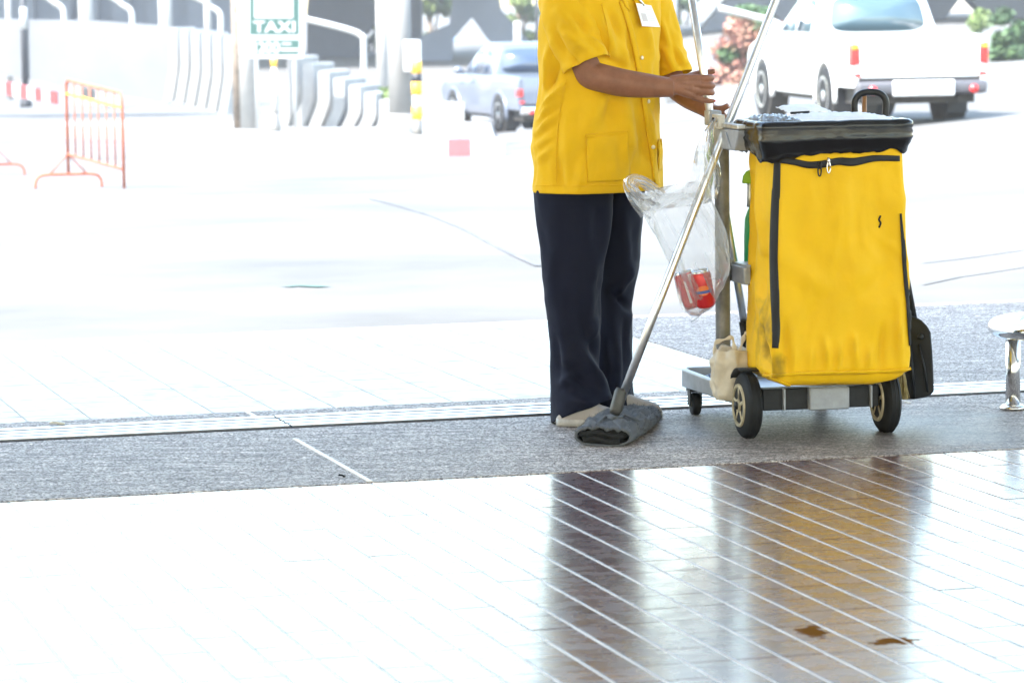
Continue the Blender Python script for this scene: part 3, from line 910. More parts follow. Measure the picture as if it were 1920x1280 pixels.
# bottom panel sags below the seam
for i, t in enumerate((0.02, 0.12, 0.3, 0.55, 0.8)):
    e = 0.105 * t
    z = 0.210 - 0.045 * math.sin(t ** 0.55 * math.pi / 2)
    q = rrect(-0.190 + e * 1.0, 0.240 - e * 1.0, -0.150 + e * 0.35, 0.112 - e, 0.018, BK)
    rings.append([cl(a, b2, z) for a, b2 in q])
bag_folds = [(1590, 320, 1560, 470, 26, 0.006), (1500, 340, 1490, 560, 30, -0.005), (1650, 360, 1660, 520, 26, -0.005),
             (1620, 470, 1560, 610, 24, 0.005), (1545, 630, 1552, 692, 5, 0.006), (1575, 640, 1570, 692, 4, 0.005), (1600, 625, 1606, 692, 5, 0.006),
             (1630, 650, 1628, 690, 4, 0.004), (1655, 610, 1650, 690, 6, -0.006), (1520, 650, 1518, 694, 5, 0.004), (1685, 560, 1690, 690, 7, 0.006),
             (1490, 655, 1488, 696, 4, 0.004), (1470, 600, 1478, 698, 7, -0.006),
             (1425, 300, 1432, 470, 6, 0.008), (1412, 330, 1408, 520, 5, -0.008), (1440, 420, 1424, 600, 6, -0.007), (1418, 520, 1436, 640, 7, 0.006), (1428, 610, 1440, 700, 5, -0.010),
             (1600, 560, 1680, 500, 18, -0.004), (1480, 480, 1540, 540, 20, 0.004), (1530, 560, 1500, 650, 12, -0.004)]
rings = displace(rings, [(*q[:5], q[5] * (3.0 if q[4] < 8 else 2.2)) for q in bag_folds], 0.0075, 6.5, 3.0, (1, 1, 0.6), ridge=0.0042, rscale=11.0)
gusset_p = cl(-0.18, -0.02, 0.36)
M['bag_yellow'] = fabric_mat('yellow_bag_cloth', (0.82, 0.475, 0.006), 0.6, weave=1500,
    soil=[((0.035, 0.025, 0.006), tuple(cl(-0.172, -0.06, 0.33)), 0.05, 0.10, 0.12, 0.7),
          ((0.05, 0.035, 0.008), tuple(cl(-0.17, -0.15, 0.235)), 0.035, 0.045, 0.05, 0.65)])
bag = part('bag', rings_mesh(rings, False, True), 'bag_yellow', cart)
bb = bvh_of(bag)
# seam round the bottom
seam = [proj(cl(u_, -0.152, 0.212)) for u_ in np.linspace(-0.168, 0.236, 30)]
def strip(name, bvh, pts, width, mat, parent, lift=0.0025, n=60, solid=0.0022, fy=10.3):
    """a ribbon sewn on a surface: pts = picture points (x, y[, width])"""
    P = spline([(p[0], p[1], p[2] if len(p) > 2 else width) for p in pts], n)
    v = []
    for i, (x, y, w_) in enumerate(P):
        a, b2 = P[max(i - 1, 0)], P[min(i + 1, n - 1)]
        d = np.array([b2[0] - a[0], b2[1] - a[1]]); d /= np.linalg.norm(d) + 1e-9
        nx_, ny_ = -d[1], d[0]
        for s_ in (-0.5, -0.17, 0.17, 0.5):
            v.append(on_surf(bvh, x + nx_ * w_ * s_, y + ny_ * w_ * s_, lift, fy)[0])
    f = [(i * 4 + j, i * 4 + j + 1, (i + 1) * 4 + j + 1, (i + 1) * 4 + j) for i in range(n - 1) for j in range(3)]
    return part(name, (v, f), mat, parent, solid=solid)
strip('zip_tape', bb, [(1459, 300, 11), (1490, 304, 12), (1515, 309, 13), (1540, 308, 13), (1570, 303, 14), (1600, 304, 15), (1640, 297, 12), (1686, 297, 10)], 12, 'zip', bag, lift=0.004, n=80)
strip('zip_tape', bb, [(1458, 304, 10), (1457, 330, 11), (1454, 400, 13), (1452, 480, 13), (1454, 560, 13), (1455, 610, 12), (1453, 652, 11)], 12, 'zip', bag, lift=0.004, n=80)
strip('zip_tape', bb, [(1688, 400, 3), (1692, 450, 6), (1697, 520, 7), (1703, 590, 7), (1706, 648, 6)], 7, 'zip', bag, lift=0.004, n=60)
strip('seam', bb, [(1432, 702), (1445, 703), (1500, 699), (1580, 697), (1650, 695), (1700, 692), (1708, 690)], 5, 'bag_yellow', bag, lift=0.004, n=60, solid=0.004)
strip('seam', bb, [(1443, 704), (1452, 710), (1466, 716), (1482, 722)], 4, 'bag_yellow', bag, lift=0.003, n=20, solid=0.003)
strip('scuff', bb, [(1651, 404), (1648, 412), (1651, 418), (1648, 427)], 3.5, 'mop_dark', bag, lift=0.001, n=20, solid=0.0008)
for (x, y, mt_, hh, kx) in ((1536, 309, 'black_plastic', 20, -4), (1552, 302, 'nickel', 24, 2)):
    p, n_ = on_surf(bb, x, y, 0.008)
    q, n2_ = on_surf(bb, x + kx * 0.5, y + hh, 0.006)
    sl = part('zip_slider', MB().tube([p + Vector((0, 0, 0.010)), p, p - Vector((0, 0, 0.008))], [0.004, 0.006, 0.004], 8), mt_, bag)
    mid_ = (p + q) / 2 + Vector((0, -0.004, 0))
    ring_ = []
    for a in np.linspace(0, 2 * math.pi, 18):
        ring_.append(mid_ + Vector((0.0048 * math.cos(a), 0, 0.017 * math.sin(a))))
    part('zip_pull', MB().tube(ring_, 0.0022, 6).tube([p, mid_ + Vector((0, 0, 0.004))], 0.0042, 6, squash=[0.4, 0.4]), mt_, sl)

# ---- rim frame and the black bin liner folded over it
RK = 140
rim = MB()
rg = []
for (d, z) in ((0.0, 0.885), (0.012, 0.885), (0.014, 0.90), (0.014, 0.938), (0.010, 0.944), (-0.012, 0.944), (-0.012, 0.885)):
    q = rrect(-0.205 - d, 0.232 + d, -0.160 - d, 0.120 + d, 0.035, RK)
    rg.append([cl(a, b2, z) for a, b2 in q])
part('bag_frame', rings_mesh(rg, False, False), 'cart_dark', cart)
rg = []
prof = [(-0.020, 0.915), (-0.014, 0.945), (-0.004, 0.9535), (0.012, 0.953), (0.0195, 0.946), (0.0215, 0.934), (0.0190, 0.927), (0.0225, 0.918), (0.0190, 0.908), (0.0225, 0.903), (0.0175, 0.895), (0.0150, 0.887), (0.0095, 0.879), (0.0070, 0.871), (0.0060, 0.863)]
for i, (d, z) in enumerate(prof):
    q = rrect(-0.205 - d, 0.232 + d, -0.160 - d, 0.120 + d, 0.035, RK)
    row = []
    t = i / (len(prof) - 1)
    for j, (a, b2) in enumerate(q):
        s_ = j / RK
        w1 = noise.noise(Vector((s_ * 30, t * 3, 2.0))); w2 = noise.noise(Vector((s_ * 95, t * 2, 7.0)))
        hang = max(0, t - 0.62) / 0.38
        dz = hang * (0.018 * w1 + 0.004 * w2 - 0.004) + 0.0015 * w1
        # the hem hangs lower at the front left corner
        dcx = math.hypot(a + 0.20, b2 + 0.17); dz -= hang * 0.028 * math.exp(-(dcx / 0.09) ** 2)
        dd = (0.0025 + 0.005 * hang) * w2 + 0.003 * w1
        cx_, cy_ = 0.013, -0.02
        L_ = math.hypot(a - cx_, b2 - cy_)
        row.append(cl(a + (a - cx_) / L_ * dd, b2 + (b2 - cy_) / L_ * dd, z + dz))
    rg.append(row)
single('bin_liner', rings_mesh(rg, False, False), 'liner', 'shiny black plastic bin liner folded over the rim of the yellow bag', 'bin liner', cl(0, 0, 0.90), solid=0.0015)

# ---- what lies on top of the bag
def crumpled(name, u0_, u1_, v0_, v1_, z, amp, mat, label, cat, dome=0.02, n=44, seed=0.0, freq=9.0, slope=0.0):
    v = []
    for i in range(n):
        for j in range(n):
            a, b2 = i / (n - 1), j / (n - 1)
            h = z + dome * (1 - (2 * a - 1) ** 4) * (1 - (2 * b2 - 1) ** 4) + slope * b2
            h += amp * noise.fractal(Vector((a * freq * (u1_ - u0_) * 5 + seed, b2 * freq * (v1_ - v0_) * 5, seed)), 1.0, 2.0, 4)
            v.append(cl(u0_ + (u1_ - u0_) * a, v0_ + (v1_ - v0_) * b2, h))
    f = [(i * n + j, (i + 1) * n + j, (i + 1) * n + j + 1, i * n + j + 1) for i in range(n - 1) for j in range(n - 1)]
    return single(name, (v, f), mat, label, cat, cl((u0_ + u1_) / 2, (v0_ + v1_) / 2, z), solid=0.001)
crumpled('plastic_sheet', -0.10, 0.213, -0.145, 0.10, 0.948, 0.006, 'paper', 'creased white plastic sheet spread over the top of the yellow bag', 'plastic sheet', dome=0.022, seed=1.0)
crumpled('wrapper', -0.200, -0.085, -0.14, 0.10, 0.950, 0.010, 'film_top', 'crumpled clear plastic wrapper beside the pole clamps on the bag', 'wrapper', dome=0.016, seed=5.0, freq=14)
crumpled('magazine', -0.075, 0.06, 0.03, 0.165, 0.972, 0.003, 'paper', 'folded pale magazine lying on the far edge of the bag', 'magazine', dome=0.012, seed=9.0, slope=0.012)
part('dark_page', MB().add(([cl(-0.07, 0.028, 0.967), cl(-0.01, 0.028, 0.969), cl(-0.01, 0.03, 0.976), cl(-0.07, 0.03, 0.974)], [(0, 1, 2, 3)])), 'cart_dark', bpy.data.objects['magazine'], solid=0.001)

# ---- dustpan on its long handle, behind the bag
yd = 10.66
dp = thing('dustpan', 'black upright lobby dustpan hung at the side of the yellow bag', 'dustpan', at(1725, 748, 10.56))
hp = spline([at(*q, yd) for q in ((1604, 222), (1602, 200), (1604, 186), (1614, 176), (1632, 172.5), (1650, 176), (1660, 187), (1661, 204), (1659, 222))], 44)
part('handle', MB().tube(hp, 0.0105, 14), 'black_plastic', dp)
part('shaft', MB().tube([at(1632, 224, yd), at(1690, 470, 10.62), at(1722, 640, 10.575)], 0.010, 12), 'black_plastic', dp)
part('handle_bar', MB().tube([at(1602, 222, yd), at(1661, 222, yd)], 0.009, 12), 'black_plastic', dp)
poly = [(1690, 604), (1708, 594), (1716, 593), (1728, 600), (1739, 611), (1746, 623), (1749, 660), (1751, 700), (1752, 732), (1749, 738), (1736, 745), (1714, 749), (1690, 749)]
pv = [at(x, y, 10.545 + 0.0006 * max(0, 1735 - x)) for x, y in poly]
pv2 = [p + Vector((-0.01, 0.085, 0)) for p in pv]
n = len(pv)
part('pan', (pv + pv2, [tuple(range(n))[::-1], tuple(range(n, 2 * n))] + [(i, (i + 1) % n, n + (i + 1) % n, n + i) for i in range(n)]), 'navy_plastic', dp, bevel=0.006, segs=3)
part('knob', MB().tube([at(1726, 631, 10.552), at(1726, 631, 10.535), at(1726, 631, 10.532)], [0.0095, 0.009, 0.006], 18), 'navy_plastic', dp)
part('groove_rib', MB().tube([at(1722, 645, 10.547), at(1733, 690, 10.545), at(1739, 735, 10.545)], [0.003, 0.0045, 0.003], 8), 'navy_plastic', dp)
part('pan_fold', MB().tube([at(1706, 640, 10.550), at(1711, 700, 10.548), at(1714, 745, 10.548)], [0.003, 0.006, 0.004], 8), 'navy_plastic', dp)

# ---- straw broom beside it
br = thing('broom', 'straw broom with brown wooden stick tucked behind the yellow bag', 'broom', at(1690, 748, 10.50))
part('stick', MB().tube([at(1620.5, 178, 10.70), at(1620.5, 215, 10.70), at(1655, 480, 10.60), at(1683, 665, 10.50)], 0.0078, 12), 'wood', br)
sb = MB()
for k in range(170):
    a = random.random(); bq = random.random()
    p0 = at(1676 + 16 * a, 668 + 10 * bq, 10.47 + 0.07 * random.random())
    p1 = at(1674 + 26 * a + 6 * bq + random.gauss(0, 1.5), 742 + 8 * random.random(), 10.46 + 0.10 * random.random())
    sb.tube([p0, p0.lerp(p1, 0.55) + Vector((random.gauss(0, 0.002), 0, 0)), p1], [0.0012, 0.0012, 0.0006], 3, cap=False)
tag(part('bristles', sb, 'straw', br), kind='stuff')
part('binding', MB().tube([at(1681, 655, 10.50), at(1684, 668, 10.50), at(1685, 678, 10.50)], [0.012, 0.022, 0.024], 12), 'straw', br)

# ---- spray bottle hanging at the back of the bracket
sp = thing('spray_bottle', 'green spray bottle with lime trigger half hidden behind the yellow bag', 'spray bottle', at(1412, 500, 10.62))
part('bottle', MB().tube([at(1412, y, 10.62) for y in (500, 496, 440, 410, 395, 385)], [0.022, 0.028, 0.028, 0.026, 0.018, 0.010], 20), 'bottle_green', sp)
part('neck', MB().tube([at(1406, y, 10.62) for y in (388, 370, 350, 342)], [0.010, 0.009, 0.008, 0.010], 14), 'alu_worn', sp)
hv = [(1391, 344), (1393, 330), (1399, 321), (1410, 317), (1424, 320), (1424, 345)]
pv = [at(x, y, 10.605) for x, y in hv]; pv2 = [at(x, y, 10.635) for x, y in hv]; n = len(pv)
part('trigger_head', (pv + pv2, [tuple(range(n))[::-1], tuple(range(n, 2 * n))] + [(i, (i + 1) % n, n + (i + 1) % n, n + i) for i in range(n)]), 'green', sp, bevel=0.004)

# ---- lime plastic scraper hanging from the head
sc = spline([(*at(1336, 244, 10.53), 0.004), (*at(1335, 275, 10.53), 0.0065), (*at(1331, 290, 10.53), 0.010), (*at(1333, 310, 10.53), 0.006), (*at(1333, 335, 10.53), 0.0075), (*at(1328, 358, 10.53), 0.0065), (*at(1326, 372, 10.53), 0.004)], 30)
single('scraper', MB().tube([p[:3] for p in sc], [p[3] for p in sc], 10, squash=[0.45] * 30), 'green', 'narrow lime green scraper hanging beside the cart upright', 'scraper', at(1326, 372, 10.53))

# ---- things in the tray
def blob(center, rx, ry, rz, mat, amp, freq, seed, nu_=44, nv_=30, zmin=None):
    rg = []
    for i in range(nv_ + 1):
        ph = math.pi * i / nv_
        row = []
        for j in range(nu_):
            a = 2 * math.pi * j / nu_
            d = Vector((math.cos(a) * math.sin(ph), math.sin(a) * math.sin(ph), -math.cos(ph)))
            k = 1 + amp * noise.fractal(d * freq + Vector((seed, seed, 0)), 1.0, 2.0, 4)
            rr = abs(noise.noise(d * freq * 1.7 + Vector((seed, 3, 1))))
            k -= amp * 0.9 * (0.35 - min(rr, 0.35))
            p = center + Vector((d.x * rx * k, d.y * ry * k, d.z * rz * k))
            if zmin is not None and p.z < zmin:
                p.z = zmin
            row.append(p)
        rg.append(row)
    return rings_mesh(rg, True, True)
zt = 0.103
cbag = at(1370, 680, 10.46); cbag.z = 0.205
bg = thing('carrier_bag', 'crumpled beige plastic carrier bag standing in the cart tray', 'plastic bag', (cbag.x, cbag.y, zt))
rg = []
for i in range(30):
    t = i / 29
    row = []
    for j in range(64):
        an = 2 * math.pi * j / 64
        fl = 1 + 0.10 * math.sin(an * 7 + 3 * noise.noise(Vector((math.cos(an), math.sin(an), t * 2)))) * t + 0.16 * noise.fractal(Vector((math.cos(an) * 2.2, math.sin(an) * 2.2, t * 3.2)), 1.0, 2.0, 4)
        rr = float(np.interp(t, [0, 0.1, 0.45, 0.75, 1.0], [0.044, 0.054, 0.058, 0.060, 0.052])) * fl
        top_ = 0.020 * noise.noise(Vector((math.cos(an) * 1.6, math.sin(an) * 1.6, 5.0))) * max(0, t - 0.6) / 0.4
        row.append(Vector((cbag.x + rr * 1.02 * math.cos(an) + 0.004 * t, cbag.y + rr * 0.85 * math.sin(an), zt + 0.155 * t + top_)))
    rg.append(row)
for sc_, dz in ((0.8, -0.006), (0.55, -0.03), (0.3, -0.05)):
    cm = sum(rg[29], Vector()) / 64
    rg.append([cm + (p - cm) * sc_ + Vector((0, 0, dz)) for p in rg[29]])
part('sack', rings_mesh(rg, True, True), 'beige_bag', bg)
for q in (((1342, 668), (1340, 650), (1344, 641), (1360, 636), (1372, 633), (1376, 645), (1378, 660)), ((1384, 668), (1390, 648), (1395, 631), (1399, 624), (1404, 634), (1402, 655))):
    P = spline([at(x, y, 10.46) for x, y in q], 26)
    part('bag_handle', MB().tube(P, [0.0055 + 0.0025 * math.sin(i * 0.9) for i in range(26)], 9, squash=[0.35] * 26), 'beige_bag', bg)
cloth = at(1350, 703, 10.80); cloth.z = zt + 0.022
single('folded_cloth', blob(cloth, 0.05, 0.055, 0.024, None, 0.3, 2.5, 9.0, 30, 16, zmin=zt), 'blue', 'dark blue folded cloth lying beside the beige carrier bag in the tray', 'cloth', (cloth.x, cloth.y, zt))

# ================================================================== MOP, POLES, HANGING BAG
mop_a = at(1157, 768, 10.37)
mop_b = at(1455, 0, 10.56)
mdir = (mop_b - mop_a)
mop = thing('mop', 'flat mop with long aluminium pole leaning from the floor into the cart clamp', 'mop', (mop_a.x, mop_a.y, 0.004))
part('pole', MB().tube([mop_a + mdir * t for t in (0.02, 0.3, 0.6, 1.0, 1.12)], 0.0128, 20), 'alu', mop)
part('socket', MB().tube([at(1152, 776, 10.365), at(1155, 768, 10.37), at(1164, 735, 10.379), at(1166, 729, 10.381)], [0.015, 0.0195, 0.0195, 0.0165], 20), 'socket', mop)
# folded cloth pad, open at its near end
ax0 = ground(1131, 836, 0.004) + Vector((0, 0.012, 0)); ax1 = ground(1206, 786, 0.004)
axd = (ax1 - ax0); alen = axd.length; axd.normalize(); sd = Vector((axd.y, -axd.x, 0))
rg = []
NK, NL = 72, 60
for i in range(NL):
    t = i / (NL - 1)
    w = np.interp(t, [0, 0.08, 0.45, 0.8, 0.95, 1.0], [0.082, 0.088, 0.092, 0.078, 0.056, 0.03])
    h = np.interp(t, [0, 0.08, 0.3, 0.55, 0.85, 1.0], [0.052, 0.056, 0.062, 0.062, 0.050, 0.028])
    c = ax0 + axd * (alen * t)
    row = []
    for j in range(NK):
        a = 2 * math.pi * j / NK
        ca, sa = math.cos(a), math.sin(a)
        x = math.copysign(abs(ca) ** 0.75, ca) * w
        z = h / 2 + math.copysign(abs(sa) ** 0.85, sa) * h / 2
        fold = 0.013 * noise.fractal(Vector((x * 30 + t * 3, t * 11.0, 1.0)), 1.0, 2.0, 5) * max(0.0, sa + 0.25)
        dip = -0.014 * math.exp(-((t - 0.42) / 0.10) ** 2) * math.exp(-(x / 0.03) ** 2) * max(0, sa)
        row.append(c + sd * (x + 0.004 * noise.noise(Vector((t * 14, sa * 3, 5)))) + Vector((0, 0, max(0.0, z + fold + dip))))
    rg.append(row)
pad = part('mop_cloth', rings_mesh(rg, False, True), 'mop', mop, solid=0.006)
# dark folds inside the open end
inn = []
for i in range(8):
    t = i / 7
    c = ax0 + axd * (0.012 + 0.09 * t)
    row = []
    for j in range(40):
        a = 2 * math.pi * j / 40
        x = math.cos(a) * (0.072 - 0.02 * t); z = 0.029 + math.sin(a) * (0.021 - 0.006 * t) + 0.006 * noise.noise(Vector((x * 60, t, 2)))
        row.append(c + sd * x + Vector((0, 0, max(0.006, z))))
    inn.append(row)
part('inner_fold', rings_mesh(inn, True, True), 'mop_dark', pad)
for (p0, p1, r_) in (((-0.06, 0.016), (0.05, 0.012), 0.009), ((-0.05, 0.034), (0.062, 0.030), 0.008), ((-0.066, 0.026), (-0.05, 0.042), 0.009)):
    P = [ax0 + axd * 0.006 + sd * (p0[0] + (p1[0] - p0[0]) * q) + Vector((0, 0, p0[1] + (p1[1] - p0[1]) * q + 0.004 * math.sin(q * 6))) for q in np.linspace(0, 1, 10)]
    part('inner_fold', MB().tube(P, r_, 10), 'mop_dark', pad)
# raised folds round the socket
for q, r_ in ((((1118, 796), (1130, 786), (1140, 782), (1156, 784), (1168, 780)), 0.0085), (((1126, 812), (1140, 804), (1152, 806)), 0.007), (((1172, 778), (1186, 784), (1200, 790)), 0.006), (((1150, 790), (1160, 796), (1164, 806)), 0.006)):
    bm_ = bvh_of(pad)
    P = spline([on_surf(bm_, x, y, 0.0, 10.36)[0] for x, y in q], 18)
    part('cloth_fold', MB().tube([Vector(p) for p in P], [r_ * math.sin(math.pi * (0.12 + 0.76 * i / 17)) for i in range(18)], 10), 'mop', pad)
fib = MB()
bm_ = bvh_of(pad)
for k in range(4000):
    t = random.random(); a = random.uniform(-0.35, math.pi + 0.35)
    i = int(t * (NL - 1)); j = int((a % (2 * math.pi)) / (2 * math.pi) * NK) % NK
    p = Vector(rg[i][j]); c = ax0 + axd * (alen * t) + Vector((0, 0, 0.03))
    o_ = (p - c).normalized()
    d_ = (o_ * 0.6 + Vector((random.gauss(0, 0.6), random.gauss(0, 0.6), random.gauss(0, 0.4)))).normalized() * random.uniform(0.005, 0.016)
    s_ = d_.cross(Vector((0.3, 0.5, 0.8))).normalized() * 0.0005
    q = p + o_ * 0.003
    if (q + d_).z < 0.003: continue
    fib.add(([q - s_, q + s_, q + d_], [(0, 1, 2)]))
tag(part('fibres', fib, 'mop', pad), kind='stuff')

# second pole, held in the hand
pt = at(1297, 0, 10.585); pb = at(1401, 640, 10.66)
pd = pb - pt
mop2 = thing('broom_pole', 'plain aluminium pole gripped by the cleaner, standing in the cart tray', 'pole', pb)
part('pole', MB().tube([pt - pd * 0.12, pt + pd * 0.3, pt + pd * 0.7, pb], 0.0122, 20), 'alu', mop2)
part('ferrule', MB().tube([pt + pd * 0.94, pt + pd * 1.02], 0.0165, 16), 'cart_dark', mop2)
part('pole_end', MB().tube([pt + pd * 1.0, pt + pd * 1.105], [0.014, 0.014], 16), 'alu', mop2)
# straight-on slope of the held pole
def pole2_at(y):
    t = (y - 0.0) / 640.0
    return pt + pd * t

# ---- drink cans in the clear bag
def can(px, py, Y, tilt, label, cap=True, spin=0.0):
    c = at(px, py, Y)
    t = thing('drink_can', label, 'drink can', c)
    prof = [(-0.058, 0.021), (-0.055, 0.026), (-0.046, 0.031), (0.044, 0.031), (0.052, 0.0275), (0.057, 0.0255), (0.058, 0.0245)]
    mrot = Matrix.Rotation(tilt[0], 3, 'Y') @ Matrix.Rotation(tilt[1], 3, 'X')
    k = 32
    def ringp(z, r):
        return [c + mrot @ Vector((r * math.cos(2 * math.pi * j / k), r * math.sin(2 * math.pi * j / k), z)) for j in range(k)]
    part('can_body', rings_mesh([ringp(z, r) for z, r in prof[:5]], True, False), 'can_red', t)
    part('can_top', rings_mesh([ringp(0.052, 0.0278), ringp(0.057, 0.0262), ringp(0.059, 0.0256), ringp(0.0575, 0.0235), ringp(0.054, 0.021)], False, True), 'chrome', t)
    # printed emblem: orange disc over a blue band, wrapped on the side
    def patch(a0, a1, z0, z1, mt_, r=0.0313, disc=False):
        v = []; n_ = 9
        for i in range(n_):
            for j in range(n_):
                aa = a0 + (a1 - a0) * i / (n_ - 1); zz = z0 + (z1 - z0) * j / (n_ - 1)
                if disc:
                    du_, dv_ = 2 * i / (n_ - 1) - 1, 2 * j / (n_ - 1) - 1
                    ma_ = max(abs(du_), abs(dv_)); le = math.hypot(du_, dv_) + 1e-9
                    du_, dv_ = du_ * ma_ / le, dv_ * ma_ / le
                    aa = (a0 + a1) / 2 + du_ * (a1 - a0) / 2; zz = (z0 + z1) / 2 + dv_ * (z1 - z0) / 2
                v.append(c + mrot @ Vector((r * math.cos(aa + spin), r * math.sin(aa + spin), zz)))
        f = [(i * n_ + j, (i + 1) * n_ + j, (i + 1) * n_ + j + 1, i * n_ + j + 1) for i in range(n_ - 1) for j in range(n_ - 1)]
        part('print', (v, f), mt_, t)
    return t, patch
t1, pa = can(1318, 541, 10.46, (R(-10), R(6)), 'red drink can with orange and blue emblem inside the clear hanging bag')
pa(-2.3, -0.9, -0.016, 0.014, 'can_orange', disc=True)
pa(-2.5, -0.7, -0.010, -0.001, 'can_blue', 0.0316)
t2, pa2 = can(1292, 543, 10.49, (R(-17), R(-4)), 'red drink can with white lettering strip leaning inside the clear hanging bag')
pa2(-1.9, -1.65, -0.04, 0.03, 'plate')
pa2(-1.35, -0.6, -0.052, 0.046, 'plate', 0.0313)

# ---- clear plastic carrier bag
cb_ = thing('clear_bag', 'clear plastic carrier bag with drink cans, hooked on the cart clamp and blown sideways', 'plastic bag', at(1310, 590, 10.48))
lv = [  # y, left, right, half depth
    (592, 1296, 1312, 0.010), (584, 1283, 1324, 0.028), (570, 1274, 1338, 0.040), (545, 1270, 1352, 0.046), (515, 1264, 1366, 0.046), (485, 1252, 1369, 0.040),
    (455, 1236, 1366, 0.034), (425, 1218, 1358, 0.028), (400, 1205, 1347, 0.022), (380, 1198, 1338, 0.018), (362, 1205, 1334, 0.012)]
P = spline(lv, 60)
rg = []
K = 72
for i, (y, l, r_, hd_) in enumerate(P):
    row = []
    for j in range(K):
        a = 2 * math.pi * j / K
        ca, sa = math.cos(a), math.sin(a)
        x = (l + r_) / 2 + (r_ - l) / 2 * math.copysign(abs(ca) ** 0.8, ca)
        tilt = (x - 1320) * -0.0002
        p = at(x, y, 10.475 + tilt + hd_ * sa)
        wv = 0.010 * noise.fractal(Vector((p.x * 16 + p.z * 10, p.z * 6, 3 + sa)), 1.0, 2.0, 4) + 0.004 * math.sin(p.x * 130 + p.z * 45 + 4 * noise.noise(p * 9))
        row.append(p + Vector((wv * 0.3, wv * (1 if sa < 0 else -1), 0)))
    rg.append(row)
part('bag_film', rings_mesh(rg, True, False), 'film', cb_)
def film_strip(pts, Y, name='bag_handle', n=34, m_=7):
    """pts: (x, y, half width px, depth)"""
    Q = spline(pts, n)
    v = []
    for i, (x, y, w_, yy) in enumerate(Q):
        a, b2 = Q[max(i - 1, 0)], Q[min(i + 1, n - 1)]
        d = np.array([b2[0] - a[0], b2[1] - a[1]]); d /= np.linalg.norm(d) + 1e-9
        for s_ in np.linspace(-1, 1, m_):
            p = at(x - d[1] * w_ * s_, y + d[0] * w_ * s_, yy + 0.012 * math.sin(s_ * 4 + i * 0.25))
            v.append(p)
    f = [(i * m_ + j, (i + 1) * m_ + j, (i + 1) * m_ + j + 1, i * m_ + j + 1) for i in range(n - 1) for j in range(m_ - 1)]
    part(name, (v, f), 'film', cb_)
film_strip([(1300, 372, 26, 10.47), (1318, 330, 24, 10.46), (1322, 285, 18, 10.455), (1327, 255, 11, 10.46), (1337, 232, 5, 10.47), (1346, 222, 3, 10.49)], 10.47)
film_strip([(1330, 372, 14, 10.50), (1336, 330, 16, 10.50), (1332, 285, 12, 10.50), (1332, 250, 7, 10.50), (1340, 226, 4, 10.51)], 10.5)
film_strip([(1216, 395, 20, 10.46), (1196, 374, 16, 10.45), (1181, 354, 11, 10.44), (1177, 340, 8, 10.44), (1187, 333, 7, 10.44), (1205, 338, 8, 10.45), (1222, 350, 9, 10.46), (1240, 368, 12, 10.47)], 10.45, n=50)
film_strip([(1230, 398, 18, 10.50), (1208, 380, 14, 10.50), (1192, 362, 10, 10.49), (1190, 346, 7, 10.49), (1204, 344, 7, 10.49), (1226, 360, 9, 10.49)], 10.5, n=44)
film_strip([(1200, 384, 12, 10.47), (1240, 372, 20, 10.475), (1280, 366, 22, 10.475), (1312, 362, 22, 10.475), (1334, 362, 16, 10.48)], 10.47, 'bag_mouth', n=40)
part('knot_tail', MB().tube([at(1311, 590, 10.475), at(1306, 596, 10.47), at(1300, 601, 10.47), at(1296, 603, 10.468)], [0.004, 0.003, 0.002, 0.002], 7), 'film_top', cb_)

# ================================================================== THE CLEANER
YP = 10.80
base = ground(1105, 790); base.z = 0.004
per = thing('person', 'cleaner in yellow short-sleeved tunic and navy trousers gripping a pole by the cart', 'person', base)
yaw = R(40)
FD = Vector((math.cos(yaw), -math.sin(yaw), 0))        # facing
LD = Vector((math.sin(yaw), math.cos(yaw), 0))         # towards the far (left) side
dX = lambda px0, px1, Y=YP: (px1 - px0) * Y / FPX

# ---- shirt torso
tab = [  # y, left px, right px
    (-66, 1098, 1170), (-52, 1076, 1192), (-36, 1050, 1214), (-18, 1030, 1228), (0, 1022, 1233), (30, 1018, 1235), (70, 1016, 1233), (110, 1016, 1231), (150, 1015, 1231), (190, 1011, 1231),
    (230, 1008, 1232), (270, 1005, 1235), (310, 1005, 1237), (340, 1006, 1238), (356, 1007, 1238)]
K = 128
def torso_ring(y, l, r, A=1.5, mul=1.0, pw=0.86):
    """ring across the body, A = width to depth ratio"""
    hw = dX(l, r) / 2 * mul
    c = at((l + r) / 2, y, YP)
    Bd = hw / math.sqrt(math.cos(yaw) ** 2 + (A * math.sin(yaw)) ** 2)
    Aw = A * Bd
    row = []
    for j in range(K):
        a = 2 * math.pi * j / K
        ca, sa = math.cos(a), math.sin(a)
        row.append(c + FD * (Bd * math.copysign(abs(ca) ** pw, ca)) + LD * (Aw * math.copysign(abs(sa) ** pw, sa)))
    return row
ys = list(np.linspace(-66, 356, 120))
rings = []
for y in ys:
    l, r = interp(tab, y)
    A = np.interp(y, [-66, -40, 0, 60, 200, 356], [1.0, 1.9, 1.75, 1.55, 1.35, 1.4])
    rings.append(torso_ring(y, l, r, A))
